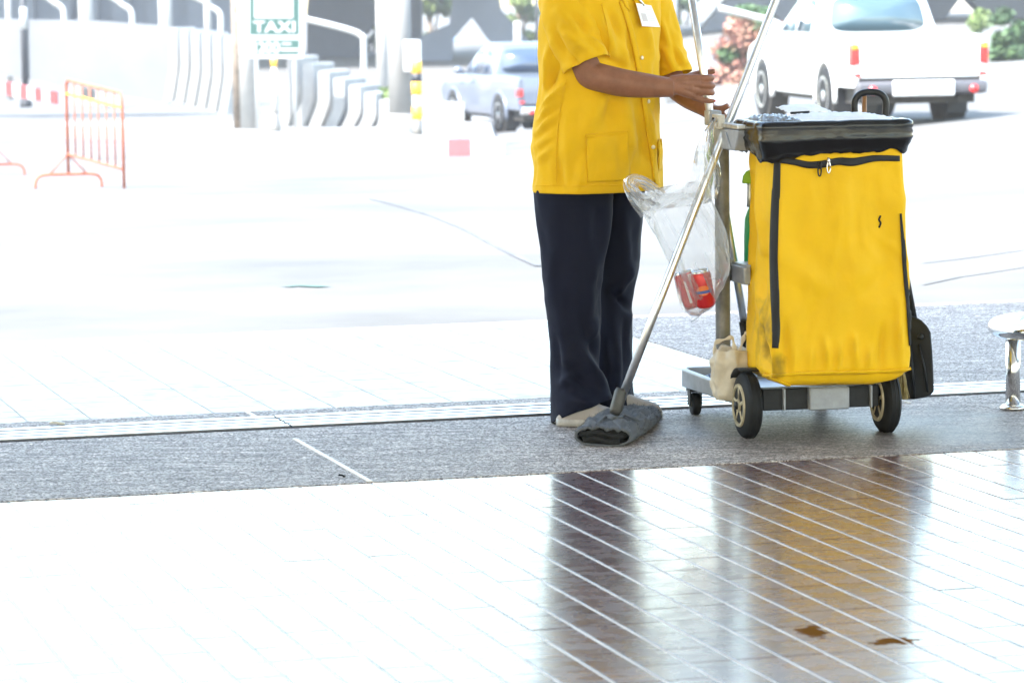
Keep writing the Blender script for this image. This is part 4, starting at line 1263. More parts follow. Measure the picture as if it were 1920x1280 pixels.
shirt_folds = [
    (1018, 205, 1060, 160, 5, 0.007), (1014, 225, 1052, 185, 5, 0.006), (1010, 250, 1050, 212, 6, 0.006), (1008, 275, 1040, 250, 6, 0.004), (1022, 180, 1050, 120, 5, -0.006),
    (1012, 300, 1034, 280, 6, 0.004), (1030, 90, 1024, 180, 6, 0.006),
    (1118, 190, 1100, 260, 18, 0.006), (1150, 185, 1140, 250, 12, -0.004), (1172, 190, 1178, 300, 12, 0.008), (1145, 200, 1080, 310, 14, -0.004),
    (1195, 200, 1210, 320, 8, -0.006), (1215, 210, 1225, 320, 6, 0.006), (1070, 200, 1060, 330, 12, 0.004),
    (1125, 40, 1150, 100, 9, 0.006), (1140, 20, 1172, 90, 7, -0.006), (1160, 50, 1180, 130, 8, 0.005), (1178, 60, 1190, 130, 6, -0.005),
    (1205, 30, 1222, 110, 8, 0.005), (1215, 100, 1210, 180, 8, 0.004), (1130, 110, 1180, 128, 8, -0.005),
    (1050, 352, 1050, 300, 10, -0.004), (1085, 352, 1090, 310, 9, 0.004), (1150, 350, 1146, 305, 10, 0.003), (1190, 350, 1186, 290, 10, -0.005), (1215, 352, 1212, 300, 7, 0.006)]
rings = displace(rings, [(*q[:5], q[5] * 3.4) for q in shirt_folds], 0.009, 9.0, 11.0, (1, 1, 0.55), ridge=0.0045, rscale=13.0)
shirt_vf = MB().add(rings_mesh(rings, False, False))

# ---- sleeves
def sleeve(pts, n=46, k=64, folds=(), seed=0.0, exps=1.0):
    """pts: (x, y, Y, radius)"""
    Q = spline([(*at(x, y, Y), r) for x, y, Y, r in pts], n)
    v, f = tube_vf([Vector(q[:3]) for q in Q], [q[3] for q in Q], k, False)
    rg_ = np.array([list(p) for p in v]).reshape(n, k, 3)
    rg_ = displace(rg_, [(*q[:5], q[5] * 2.8) for q in folds], 0.008, 11.0, seed, ridge=0.004, rscale=15.0)
    return rings_mesh(rg_, False, False)
near_folds = [(1050, 60, 1110, 100, 8, 0.007), (1036, 40, 1060, 115, 7, -0.006), (1075, 30, 1120, 80, 8, -0.006), (1100, 60, 1132, 100, 6, 0.006), (1045, 20, 1085, 60, 7, 0.006), (1058, 90, 1085, 125, 6, -0.005)]
shirt_vf.add(sleeve([(1072, -34, 10.70, 0.060), (1064, -8, 10.685, 0.082), (1068, 30, 10.665, 0.086), (1080, 70, 10.64, 0.080), (1092, 100, 10.625, 0.073), (1101, 123, 10.615, 0.0715)], folds=near_folds, seed=2.0))
far_folds = [(1238, 40, 1262, 100, 6, 0.007), (1250, 60, 1280, 130, 6, -0.006), (1245, 90, 1265, 135, 6, 0.006), (1260, 80, 1284, 120, 5, 0.005)]
shirt_vf.add(sleeve([(1196, -30, 10.92, 0.055), (1212, 0, 10.93, 0.070), (1228, 40, 10.94, 0.068), (1245, 90, 10.935, 0.060), (1259, 128, 10.925, 0.0565), (1263, 142, 10.92, 0.056)], folds=far_folds, seed=6.0))
# collar leaves
def surf_patch(bvh, quad, nx_, ny_, lift, fy=YP, puff=0.0):
    """grid over a picture quad (4 corners), laid on a surface"""
    v = []
    q = [np.array(p, float) for p in quad]
    for i in range(ny_):
        for j in range(nx_):
            s_, t_ = j / (nx_ - 1), i / (ny_ - 1)
            p = (q[0] * (1 - s_) + q[1] * s_) * (1 - t_) + (q[3] * (1 - s_) + q[2] * s_) * t_
            w_ = on_surf(bvh, p[0], p[1], lift + puff * math.sin(math.pi * s_) * math.sin(math.pi * min(1, t_ * 1.0)), fy)[0]
            v.append(w_)
    f = [(i * nx_ + j, (i + 1) * nx_ + j, (i + 1) * nx_ + j + 1, i * nx_ + j + 1) for i in range(ny_ - 1) for j in range(nx_ - 1)]
    return v, f
shirt = part('shirt', shirt_vf, 'shirt', per, solid=0.0025)
sbv = bvh_of(shirt)
pk = part('pocket', surf_patch(sbv, [(1098, 252), (1178, 246), (1180, 338), (1101, 342)], 22, 22, 0.003, puff=0.004), 'shirt', shirt, solid=0.003)
pbv = bvh_of(pk)
strip('pocket_hem', pbv, [(1099, 257), (1120, 256), (1150, 253), (1177, 251)], 1.6, 'shirt', pk, lift=0.0015, n=30, solid=0.002, fy=10.66)
part('pocket', surf_patch(sbv, [(1233, 262), (1241, 260), (1239, 315), (1232, 322)], 6, 14, 0.004, puff=0.004), 'shirt', shirt, solid=0.003)
strip('placket', sbv, [(1164, 2, 9), (1177, 40, 9), (1189, 88, 9), (1197, 130, 9), (1207, 190, 9), (1216, 250, 9), (1226, 310, 9), (1231, 346, 9)], 9, 'shirt', shirt, lift=0.003, n=90, solid=0.004, fy=10.66)
for nm, pts in (('side_seam', [(1062, 150), (1053, 190), (1046, 240), (1043, 300), (1043, 350)]), ('hem', [(1003, 347), (1050, 348), (1120, 348), (1180, 346), (1226, 344)]),
                ('armhole_seam', [(1128, 8), (1136, 40), (1142, 75), (1142, 104)])):
    strip(nm, sbv, pts, 1.8, 'shirt', shirt, lift=0.0012, n=60, solid=0.002, fy=10.66)
for quad in ([(1150, -30), (1164, -24), (1178, 22), (1170, 14)], [(1178, -26), (1192, -30), (1205, 8), (1190, 14)]):
    part('collar', surf_patch(sbv, quad, 10, 14, 0.006, puff=0.003), 'shirt', shirt, solid=0.003)
for (x, y) in ((1201, 109), (1213, 190), (1224, 275)):
    p, n_ = on_surf(sbv, x, y, 0.006, 10.66)
    part('button', MB().tube([p, p + n_ * 0.002, p + n_ * 0.003], [0.0062, 0.006, 0.0045], 16), 'button', shirt)
# name badge on a clip
p0, n_ = on_surf(sbv, 1204, 30, 0.010, 10.66)
bq = [(1183, 9), (1210, 13), (1225, 53), (1198, 49)]
bvx = [on_surf(sbv, x, y, 0.022, 10.66)[0] for x, y in bq]
bdg = part('badge', (bvx, [(0, 1, 2, 3)]), 'badge', shirt, solid=0.002, smooth=False)
def bil(s_, t_, lift=0.0016):
    a = bvx[0].lerp(bvx[1], s_); b2 = bvx[3].lerp(bvx[2], s_)
    return a.lerp(b2, t_) + n_ * lift
part('photo', ([bil(0.12, 0.42), bil(0.42, 0.42), bil(0.42, 0.78), bil(0.12, 0.78)], [(0, 1, 2, 3)]), 'badge_print', bdg, smooth=False)
for t_ in (0.2, 0.5, 0.6, 0.7):
    part('print_line', ([bil(0.5, t_), bil(0.88, t_), bil(0.88, t_ + 0.03), bil(0.5, t_ + 0.03)], [(0, 1, 2, 3)]), 'badge_print', bdg, smooth=False)
part('clip', MB().tube([bil(0.5, 0.06, 0.003), on_surf(sbv, 1192, -2, 0.008, 10.66)[0], on_surf(sbv, 1186, -14, 0.006, 10.66)[0]], [0.003, 0.005, 0.003], 8), 'nickel', bdg)

# ---- trousers: two legs meeting under the shirt
def leg(tab_, Yc, n=110, k=84, folds=(), seed=0.0, depth=0.105, tilt=0.0):
    rg_ = []
    y0, y1 = tab_[0][0], tab_[-1][0]
    for y in np.linspace(y0, y1, n):
        l, r, yy, dp_ = interp(tab_, y)
        row = []
        hw = (r - l) / 2
        tl = max(0.0, (y - (y1 - 130)) / 130.0)
        for j in range(k):
            a = 2 * math.pi * j / k
            ca, sa = math.cos(a), math.sin(a)
            x = (l + r) / 2 + hw * math.copysign(abs(ca) ** 0.9, ca)
            p = at(x, y, yy + dp_ * math.copysign(abs(sa) ** 0.95, sa))
            # hem rides up over the instep
            p.z += tilt * tl * tl * (ca * 0.5 + 0.5) * 1.0
            row.append(p)
        rg_.append(row)
    return rings_mesh(displace(rg_, [(*q[:5], q[5] * 1.9) for q in folds], 0.008, 7.0, seed, (1, 1, 0.5), ridge=0.005, rscale=9.0), False, False)
near_leg = [(318, 1006, 1150, 10.76, 0.13), (360, 1003, 1146, 10.75, 0.13), (420, 1009, 1138, 10.74, 0.115), (480, 1016, 1132, 10.73, 0.10), (540, 1023, 1128, 10.73, 0.09), (600, 1028, 1128, 10.73, 0.086), (660, 1031, 1124, 10.73, 0.085),
            (700, 1032, 1122, 10.73, 0.088), (740, 1033, 1130, 10.725, 0.094), (775, 1034, 1140, 10.72, 0.10), (792, 1036, 1144, 10.72, 0.10)]
nf = [(1140, 370, 1118, 520, 9, 0.010), (1122, 400, 1124, 620, 9, -0.006), (1050, 560, 1070, 700, 12, 0.008), (1080, 640, 1136, 742, 9, 0.014), (1060, 690, 1110, 730, 9, -0.010),
      (1045, 640, 1048, 720, 9, -0.008), (1050, 720, 1080, 700, 8, 0.008), (1090, 600, 1120, 680, 9, -0.008), (1100, 650, 1124, 600, 7, 0.008), (1030, 480, 1040, 620, 12, 0.006), (1060, 740, 1120, 764, 9, 0.008), (1075, 420, 1080, 560, 14, 0.006)]
far_leg = [(318, 1100, 1208, 10.92, 0.12), (360, 1104, 1206, 10.92, 0.12), (420, 1108, 1204, 10.92, 0.11), (480, 1110, 1199, 10.92, 0.10), (540, 1110, 1188, 10.92, 0.09), (565, 1110, 1184, 10.92, 0.088), (590, 1108, 1186, 10.92, 0.088), (640, 1106, 1184, 10.92, 0.088),
           (700, 1104, 1183, 10.91, 0.095), (735, 1102, 1184, 10.895, 0.105), (776, 1102, 1188, 10.885, 0.11)]
ff = [(1150, 560, 1186, 500, 8, 0.012), (1140, 540, 1180, 580, 7, -0.010), (1170, 400, 1176, 520, 9, 0.007), (1150, 600, 1160, 720, 9, 0.007), (1172, 600, 1170, 730, 7, -0.006), (1140, 640, 1144, 740, 8, -0.006)]
tr = MB().add(leg(near_leg, 10.73, folds=nf, seed=1.0, tilt=0.075)).add(leg(far_leg, 10.92, folds=ff, seed=8.0, tilt=0.02))
trousers = part('trousers', tr, 'trousers', per, solid=0.003)

# ---- shoes
def shoe(heel, toe, w=0.044, h=0.085):
    ax = (toe - heel); L_ = ax.length; ax.normalize(); s_ = Vector((ax.y, -ax.x, 0))
    up_ = []; sole = []
    n, k = 40, 40
    for i in range(n):
        t = i / (n - 1)
        ww = w * float(np.interp(t, [0, 0.04, 0.2, 0.45, 0.7, 0.88, 0.97, 1.0], [0.35, 0.66, 0.80, 0.78, 1.0, 0.86, 0.52, 0.18]))
        hh = h * float(np.interp(t, [0, 0.05, 0.25, 0.42, 0.6, 0.8, 0.95, 1.0], [0.30, 0.50, 0.85, 0.95, 0.74, 0.58, 0.44, 0.24]))
        c = heel + ax * (L_ * t)
        row = []
        for j in range(k):
            a = 2 * math.pi * j / k
            ca, sa = math.cos(a), math.sin(a)
            zz = 0.020 + (hh - 0.020) * max(0, sa) ** 0.75 if sa >= 0 else 0.020 + 0.014 * sa
            row.append(c + s_ * (ww * math.copysign(abs(ca) ** 0.7, ca)) + Vector((0, 0, zz + 0.0012 * noise.noise(c * 60 + Vector((j, 0, 0))))))
        up_.append(row)
        sole.append([c + s_ * ((ww + 0.003) * math.cos(2 * math.pi * j / 24)) + Vector((0, 0, 0.011 + 0.011 * (1 if math.sin(2 * math.pi * j / 24) > 0 else -1) * min(1, abs(math.sin(2 * math.pi * j / 24)) * 4))) for j in range(24)])
    sh = part('shoe', rings_mesh(up_), 'canvas', per)
    so = part('sole', rings_mesh(sole), 'sole', sh)
    return sh
h1 = ground(1046, 796, 0.004); shoe(h1, h1 + Vector((0.225, -0.075, 0)))
h2 = ground(1118, 783, 0.004); shoe(h2, h2 + Vector((0.208, 0.01, 0)), w=0.043, h=0.088)

# ---- body: one surface, grown from joined limbs by a voxel remesh
bd = MB()
def limb(pts, k=20, sq=None, n=None):
    Q = spline([(*at(x, y, Y), r) for x, y, Y, r in pts], n or (len(pts) * 6))
    bd.tube([Vector(q[:3]) for q in Q], [q[3] for q in Q], k, squash=[sq] * len(Q) if sq else None)
def trunk(tb):
    rg_ = []
    for (y, l, r, A) in tb:
        rg_.append(torso_ring(y, l, r, A))
    bd.add(rings_mesh(rg_))
trunk([(-100, 1112, 1158, 1.0), (-84, 1108, 1162, 1.0), (-64, 1104, 1168, 1.2), (-44, 1078, 1190, 1.9), (-20, 1050, 1208, 1.75), (30, 1040, 1214, 1.6), (120, 1040, 1210, 1.4), (220, 1030, 1212, 1.4), (320, 1022, 1214, 1.4), (360, 1022, 1190, 1.4)])
# legs inside the trousers
limb([(1075, 330, 10.76, 0.085), (1072, 480, 10.74, 0.068), (1076, 580, 10.73, 0.052), (1078, 660, 10.73, 0.05), (1080, 740, 10.73, 0.036), (1084, 775, 10.72, 0.036)])
limb([(1158, 330, 10.92, 0.072), (1154, 480, 10.92, 0.06), (1150, 580, 10.92, 0.05), (1146, 660, 10.92, 0.048), (1142, 735, 10.92, 0.036), (1140, 760, 10.92, 0.036)])
# near arm
limb([(1068, -14, 10.70, 0.058), (1074, 30, 10.665, 0.054), (1088, 90, 10.635, 0.0485), (1100, 128, 10.618, 0.045), (1108, 141, 10.61, 0.0435), (1130, 147, 10.602, 0.0435), (1170, 156, 10.59, 0.0425), (1215, 161, 10.578, 0.037), (1245, 163.5, 10.573, 0.0315), (1263, 164, 10.572, 0.029)], k=26, n=90)
# far arm
limb([(1212, -12, 10.93, 0.050), (1228, 40, 10.94, 0.046), (1246, 100, 10.935, 0.042), (1256, 140, 10.915, 0.040), (1268, 162, 10.88, 0.040), (1292, 183, 10.80, 0.036), (1318, 200, 10.72, 0.0285), (1330, 207, 10.69, 0.027)], k=24, n=80)
# near hand: back of the hand to the camera, four fingers closed round the pole
def hand_path(pts, n=26, k=14):
    Q = spline([(*at(x, y, Y), r) for x, y, Y, r in pts], n)
    bd.tube([Vector(q[:3]) for q in Q], [q[3] for q in Q], k)
YH = 10.562
pl = pole2_at(160)
YPOLE = pl.y
for (kx, ky, kr) in ((1309, 147, 0.0125), (1311, 158, 0.0128), (1308, 170, 0.0122), (1301, 180, 0.0112)):
    hand_path([(1258, 156 + (ky - 160) * 0.35, 10.575, 0.016), (1284, 160 + (ky - 163) * 0.75, 10.570, 0.0150), (kx, ky, YPOLE - 0.026, kr)], 18)
hand_path([(1262, 164, 10.575, 0.024), (1285, 164, 10.575, 0.020), (1300, 163, 10.572, 0.013)], 14)
def wrap(kx, ky, dx, r, dy=0.0):
    hand_path([(kx - 4, ky, YPOLE - 0.026, r * 1.12), (kx + 12, ky + dy * 0.4, YPOLE - 0.0255, r * 1.02), (kx + 24 + dx, ky + dy * 0.8, YPOLE - 0.020, r * 1.06), (kx + 30 + dx, ky + dy, YPOLE - 0.004, r), (kx + 26 + dx, ky + dy + 0.5, YPOLE + 0.014, r * 0.95), (kx + 12 + dx, ky + dy + 1, YPOLE + 0.022, r * 0.85)], 30)
wrap(1309, 146.5, -4.5, 0.0098, -0.5)
wrap(1311, 159.5, -5.0, 0.0099, 1)
wrap(1308, 172.0, -3.0, 0.0094, 2)
hand_path([(1299, 182, YPOLE - 0.024, 0.0098), (1314, 186.5, YPOLE - 0.0235, 0.0086), (1328, 189.5, YPOLE - 0.0225, 0.0080), (1339, 190, YPOLE - 0.018, 0.0066)], 20)
hand_path([(1272, 156, 10.585, 0.017), (1294, 145, YPOLE + 0.004, 0.0135), (1312, 138, YPOLE + 0.024, 0.0105), (1328, 136, YPOLE + 0.025, 0.0094), (1341, 133.5, YPOLE + 0.021, 0.0078)], 24)
# far hand resting on the clamp
hand_path([(1326, 205, 10.70, 0.026), (1338, 211, 10.665, 0.024), (1348, 216, 10.64, 0.017)], 14)
hand_path([(1330, 203, 10.675, 0.0150), (1345, 205, 10.640, 0.0120), (1356, 203, 10.625, 0.0098), (1366, 198, 10.615, 0.0088)], 22)
for q in ((1347, 213, 4), (1346, 220, 2), (1344, 227, 0), (1342, 233, -2)):
    hand_path([(1338, 211 + (q[1] - 213) * 0.4, 10.66, 0.011), (q[0], q[1], 10.635, 0.0095), (q[0] + 10, q[1] + 3, 10.625, 0.0085), (q[0] + 14, q[1] + 9, 10.635, 0.0075)], 18)
# feet inside the shoes
for h_, d_ in ((h1, Vector((0.225, -0.075, 0))), (h2, Vector((0.208, 0.01, 0)))):
    a0 = h_ + d_ * 0.16 + Vector((0, 0, 0.045)); a1 = h_ + d_ * 0.82 + Vector((0, 0, 0.030))
    bd.tube([a0 + Vector((0, 0, 0.05)), a0, a0.lerp(a1, 0.5), a1], [0.034, 0.034, 0.028, 0.018], 14)
# head: skull, jaw, nose, ears on a neck
hc = at(1146, -160, YP) + FD * 0.02
neck = at(1136, -80, YP)
bd.tube([neck - Vector((0, 0, 0.03)), neck + Vector((0, 0, 0.05)), hc - Vector((0, 0, 0.04))], [0.056, 0.052, 0.055], 18)
def ell(c, a, b_, h):
    rg_ = []
    for i in range(19):
        ph = math.pi * i / 18
        rg_.append([c + FD * (a * math.sin(ph) * math.cos(t)) + LD * (b_ * math.sin(ph) * math.sin(t)) + Vector((0, 0, -h * math.cos(ph))) for t in np.linspace(0, 2 * math.pi, 28, endpoint=False)])
    bd.add(rings_mesh(rg_, True, True))
ell(hc + Vector((0, 0, 0.025)), 0.094, 0.076, 0.092)
ell(hc + FD * 0.030 - Vector((0, 0, 0.045)), 0.058, 0.056, 0.068)
bd.tube([hc + FD * 0.086 + Vector((0, 0, 0.012)), hc + FD * 0.100 - Vector((0, 0, 0.016)), hc + FD * 0.094 - Vector((0, 0, 0.026))], [0.008, 0.013, 0.012], 10)
bd.tube([hc + FD * 0.088 - LD * 0.022 - Vector((0, 0, 0.056)), hc + FD * 0.093 - Vector((0, 0, 0.054)), hc + FD * 0.088 + LD * 0.022 - Vector((0, 0, 0.056))], 0.007, 8)
for s in (-1, 1):
    e_ = hc + LD * (s * 0.077)
    bd.tube([e_ + Vector((0, 0, 0.024)), e_ + LD * (s * 0.008), e_ - Vector((0, 0, 0.03))], [0.010, 0.015, 0.008], 10)
body = part('body', bd, 'skin', per)
md = body.modifiers.new('remesh', 'REMESH'); md.mode = 'VOXEL'; md.voxel_size = 0.0028; md.use_smooth_shade = True
md = body.modifiers.new('smooth', 'SMOOTH'); md.factor = 0.5; md.iterations = 3
# eyes and hair
for s in (-1, 1):
    c = hc + FD * 0.082 + LD * (s * 0.031) + Vector((0, 0, 0.012))
    part('eye', blob(c, 0.011, 0.011, 0.010, None, 0.0, 1, 0, 14, 10), 'eye', body)
hr = []
for i in range(16):
    ph = math.pi * (0.30 + 0.70 * i / 15)
    row = []
    for t in np.linspace(0, 2 * math.pi, 40, endpoint=False):
        front = max(0, math.cos(t))
        p2 = max(ph, math.pi * (0.30 + 0.38 * front ** 1.5))
        d = FD * (0.104 * math.sin(p2) * math.cos(t)) + LD * (0.086 * math.sin(p2) * math.sin(t)) + Vector((0, 0, -0.102 * math.cos(p2)))
        row.append(hc + Vector((0, 0, 0.026)) + d * (1 + 0.02 * noise.noise(d * 60)))
    hr.append(row)
part('hair', rings_mesh(hr, False, True), 'hair', per, solid=0.006)
part('hair_bun', blob(hc - FD * 0.105 + Vector((0, 0, 0.0)), 0.045, 0.045, 0.045, None, 0.08, 4, 2, 24, 18), 'hair', bpy.data.objects['hair'])
pn = at(1340, 189.5, YPOLE - 0.022)
part('nail', blob(pn, 0.0035, 0.003, 0.0035, None, 0, 1, 0, 10, 8), 'nail', body)

# ================================================================== STEEL BENCH at the right
bc = at(2012, 612, 11.02)
bn = thing('steel_bench', 'polished steel ring bench on a tubular leg beside the cleaning cart', 'bench', (bc.x, bc.y, 0.004))
rgp = [bc + Vector((0.245 * math.cos(a), 0.245 * math.sin(a), 0)) for a in np.linspace(0, 2 * math.pi, 65)]
rings = []
for i in range(72):
    a = 2 * math.pi * i / 72
    o_ = Vector((math.cos(a), math.sin(a), 0)); row = []
    for j in range(24):
        b2 = 2 * math.pi * j / 24
        row.append(bc + o_ * (0.232 + 0.040 * math.cos(b2)) + Vector((0, 0, 0.030 * math.sin(b2))))
    rings.append(row)
rings.append(rings[0])
part('seat_ring', rings_mesh(rings, False, False), 'steel', bn)
for dx in (-0.205, 0.205):
    lc = Vector((bc.x + dx, bc.y - 0.09, 0))
    lg = part('leg', MB().tube([Vector((lc.x, lc.y, 0.006)), Vector((lc.x, lc.y, bc.z - 0.012))], 0.0235, 28), 'steel', bn)
    part('foot_flange', MB().tube([Vector((lc.x, lc.y, z)) for z in (0.0045, 0.010, 0.016, 0.020)], [0.042, 0.042, 0.036, 0.024], 28), 'steel', lg)

# ================================================================== BACKGROUND
def poly_slab(pts_px, Y, depth, dx=0.0):
    """outline given by picture points at depth Y, with real thickness away from the camera"""
    a = [at(x, y, Y) for x, y in pts_px]
    b2 = [p + Vector((dx, depth, 0)) for p in a]
    n_ = len(a)
    return a + b2, [tuple(range(n_))[::-1], tuple(range(n_, 2 * n_))] + [(i, (i + 1) % n_, n_ + (i + 1) % n_, n_ + i) for i in range(n_)]

# ---- pickups
def make_pickup(name, label, paint, glass, loc, heading, white=True):
    """local frame: x to its right, y forward, z up; origin on the ground below the rear axle"""
    t = thing(name, label, 'pickup truck', loc)
    ch, sh_ = math.cos(heading), math.sin(heading)
    def X(p):
        return Vector((loc[0] + p[0] * ch - p[1] * sh_, loc[1] + p[0] * sh_ + p[1] * ch, loc[2] + p[2]))
    W = 0.885
    def sec(y, zs_, half, pw=0.35):
        """one body cross-section ring: (z, half-width) list from sill to top and back"""
        l = [(half * k_, z) for z, k_ in zs_]
        return [X((-a, y, z)) for a, z in l] + [X((a, y, z)) for a, z in reversed(l)]
    # lower body: hood + cab sides, lofted along its length
    rows = []
    for (y, top, wd) in ((4.02, 0.72, 0.78), (4.0, 0.88, 0.84), (3.86, 0.98, 0.87), (3.5, 1.05, 0.885), (2.75, 1.10, 0.885), (2.4, 1.12, 0.885), (1.5, 1.13, 0.885), (0.62, 1.13, 0.885), (0.56, 1.12, 0.88)):
        rows.append(sec(y, [(0.36, 0.93), (0.48, 0.985), (0.66, 1.0), (0.85, 1.0), (top - 0.06, 0.985), (top, 0.93)], wd))
    body_ = part('body', rings_mesh(rows), paint, t, auto=True)
    # cab
    rows = []
    cab = ((2.62, 1.10, 0.80, 1.12, 0.78), (2.30, 1.10, 0.82, 1.36, 0.74), (1.92, 1.10, 0.83, 1.66, 0.665), (1.6, 1.10, 0.835, 1.755, 0.655), (1.1, 1.10, 0.835, 1.765, 0.655), (0.84, 1.10, 0.83, 1.735, 0.655), (0.72, 1.10, 0.825, 1.62, 0.68), (0.62, 1.10, 0.815, 1.30, 0.75), (0.58, 1.10, 0.81, 1.12, 0.79))
    for (y, z0, w0, z1, w1) in cab:
        zz = [z0, z0 + (z1 - z0) * 0.5, z0 + (z1 - z0) * 0.86, z1 - 0.012, z1]
        ww = [w0, (w0 + w1) / 2 + 0.015, w1 + 0.02, w1 - 0.07, w1 - 0.16]
        rows.append([X((-a, y, z)) for z, a in zip(zz, ww)] + [X((a, y, z)) for z, a in reversed(list(zip(zz, ww)))])
    part('cab', rings_mesh(rows), paint, t)
    # rear window, follows the sloping back of the cab
    def back(x, z):
        f = np.interp(z, [1.12, 1.30, 1.62, 1.735], [0.58, 0.62, 0.72, 0.84])
        return X((x, f - 0.012, z))
    out = []
    zb, zt_ = 1.17, 1.64
    for a in np.linspace(0, 2 * math.pi, 40, endpoint=False):
        ca, sa = math.cos(a), math.sin(a)
        u_ = math.copysign(abs(ca) ** 0.42, ca); v_ = math.copysign(abs(sa) ** 0.42, sa)
        z = (zb + zt_) / 2 + v_ * (zt_ - zb) / 2
        out.append(back(u_ * np.interp(z, [zb, zt_], [0.66, 0.585]), z))
    cen = back(0, (zb + zt_) / 2)
    part('rear_window', ([cen] + out, [(0, 1 + i, 1 + (i + 1) % 40) for i in range(40)]), glass, t, solid=0.008)
    # side windows
    for s in (-1, 1):
        def side(y, z):
            c_ = np.array([(q[0], q[2], q[4], q[3]) for q in cab][::-1])
            w0 = np.interp(y, c_[:, 0], c_[:, 1]); w1 = np.interp(y, c_[:, 0], c_[:, 2]); zt2 = np.interp(y, c_[:, 0], c_[:, 3])
            k_ = np.clip((z - 1.10) / (zt2 - 1.10), 0, 1)
            w = np.interp(k_, [0, 0.5, 0.86], [w0, (w0 + w1) / 2 + 0.015, w1 + 0.02])
            return X((s * (w + 0.006), y, z))
        for win in (((2.36, 1.17), (1.66, 1.17), (1.66, 1.60), (1.92, 1.56), (2.2, 1.32)), ((1.56, 1.17), (0.92, 1.17), (0.94, 1.56), (1.2, 1.62), (1.56, 1.61))):
            part('side_window', ([side(y, z) for y, z in win], [tuple(range(len(win)))]), glass, t, solid=0.006)
        part('door_handle', MB().box((s * (W + 0.008), 1.72, 1.0), (0.03, 0.18, 0.04), X), paint, t, bevel=0.008)
        # wheel arches: dark openings with flared lips
        for wy in (0.0, 3.02):
            an = np.linspace(R(-12), R(192), 22)
            lip = [X((s * (W - 0.005), wy + 0.44 * math.cos(a), 0.38 + 0.44 * math.sin(a))) for a in an]
            part('arch_lip', MB().tube(lip, 0.035, 8), paint, t)
            disc = [X((s * (W + 0.004), wy + 0.425 * math.cos(a), 0.38 + 0.425 * math.sin(a))) for a in np.linspace(0, 2 * math.pi, 32, endpoint=False)]
            d2 = [X((s * (W - 0.25), wy + 0.425 * math.cos(a), 0.38 + 0.425 * math.sin(a))) for a in np.linspace(0, 2 * math.pi, 32, endpoint=False)]
            part('wheel_well', (disc + d2, [tuple(range(32)), tuple(range(32, 64))[::-1]] + [(i, (i + 1) % 32, 32 + (i + 1) % 32, 32 + i) for i in range(32)]), 'under', t, auto=True)
            # wheel
            k = 36
            rg_ = [[X((s * (W - a), wy + r_ * math.cos(2 * math.pi * j / k), 0.37 + r_ * math.sin(2 * math.pi * j / k))) for j in range(k)] for a, r_ in ((-0.03, 0.24), (-0.035, 0.33), (-0.01, 0.365), (0.08, 0.37), (0.18, 0.365), (0.21, 0.33), (0.205, 0.24))]
            wh = part('wheel', rings_mesh(rg_), 'rubber', t)
            rg_ = [[X((s * (W + a), wy + r_ * math.cos(2 * math.pi * j / k), 0.37 + r_ * math.sin(2 * math.pi * j / k))) for j in range(k)] for a, r_ in ((0.036, 0.25), (0.042, 0.23), (0.02, 0.2), (0.03, 0.07), (0.045, 0.05), (0.045, 0.002))]
            part('rim', rings_mesh(rg_, False, True), 'alu', wh)
        # mirror
        part('mirror', MB().tube([X((s * 0.86, 2.36, 1.16)), X((s * 0.98, 2.36, 1.20)), X((s * 1.06, 2.36, 1.22))], [0.03, 0.08, 0.06], 12), paint, t)
        # bed side
        rows = []
        for (y, dz) in ((0.575, 0), (0.2, 0.0), (-0.6, -0.005), (-1.12, -0.01), (-1.19, -0.03)):
            rows.append([X((s * a, y, z + (dz if z > 1 else 0))) for a, z in ((0.80, 0.55), (0.865, 0.50), (0.885, 0.62), (0.885, 0.92), (0.875, 1.10), (0.85, 1.145), (0.81, 1.145), (0.79, 1.12))])
        part('bed_side', rings_mesh(rows), paint, t, auto=True)
        # tail lamp
        tl = part('tail_lamp', MB().prism([(0.78, 0.80), (0.892, 0.77), (0.893, 0.98), (0.885, 1.05), (0.80, 1.04)] if white else [(0.80, 0.76), (0.892, 0.76), (0.89, 0.90), (0.80, 0.90)], -1.22, -1.05, 'y', lambda p: X((s * p[0], p[1], p[2]))), 'lamp_red', t, bevel=0.012)
        if white:
            part('indicator', MB().prism([(0.80, 0.985), (0.8885, 0.975), (0.884, 1.045), (0.802, 1.035)], -1.228, -1.10, 'y', lambda p: X((s * p[0], p[1], p[2]))), 'lamp_orange', tl, bevel=0.006)
        part('bumper_lamp', MB().tube([X((s * 0.66, -1.30, 0.47)), X((s * 0.66, -1.375, 0.47))], 0.055, 16), 'lamp_red', t)
        part('reflector', MB().box((s * 0.82, -1.225, 0.655), (0.09, 0.02, 0.05), X), 'lamp_red', t, bevel=0.006)
        part('mud_flap', MB().box((s * 0.74, -0.46, 0.30), (0.26, 0.02, 0.32), X), 'black_plastic', t, bevel=0.004)
    part('bed_floor', MB().box((0, -0.3, 0.62), (1.60, 1.74, 0.05), X), 'under', t, smooth=False)
    part('tailgate', MB().prism([(-1.135, 0.60), (-1.20, 0.62), (-1.215, 0.80), (-1.205, 1.08), (-1.19, 1.125), (-1.14, 1.125)], -0.785, 0.785, 'x', X), paint, t, bevel=0.012)
    part('tailgate_handle', MB().box((0, -1.216, 1.0), (0.22, 0.02, 0.07), X), paint, t, bevel=0.008)
    bmp = part('bumper', MB().prism([(-1.13, 0.40), (-1.33, 0.42), (-1.35, 0.50), (-1.33, 0.565), (-1.13, 0.585)], -0.84, 0.84, 'x', X), 'chrome' if not white else 'bumper_grey', t, bevel=0.02)
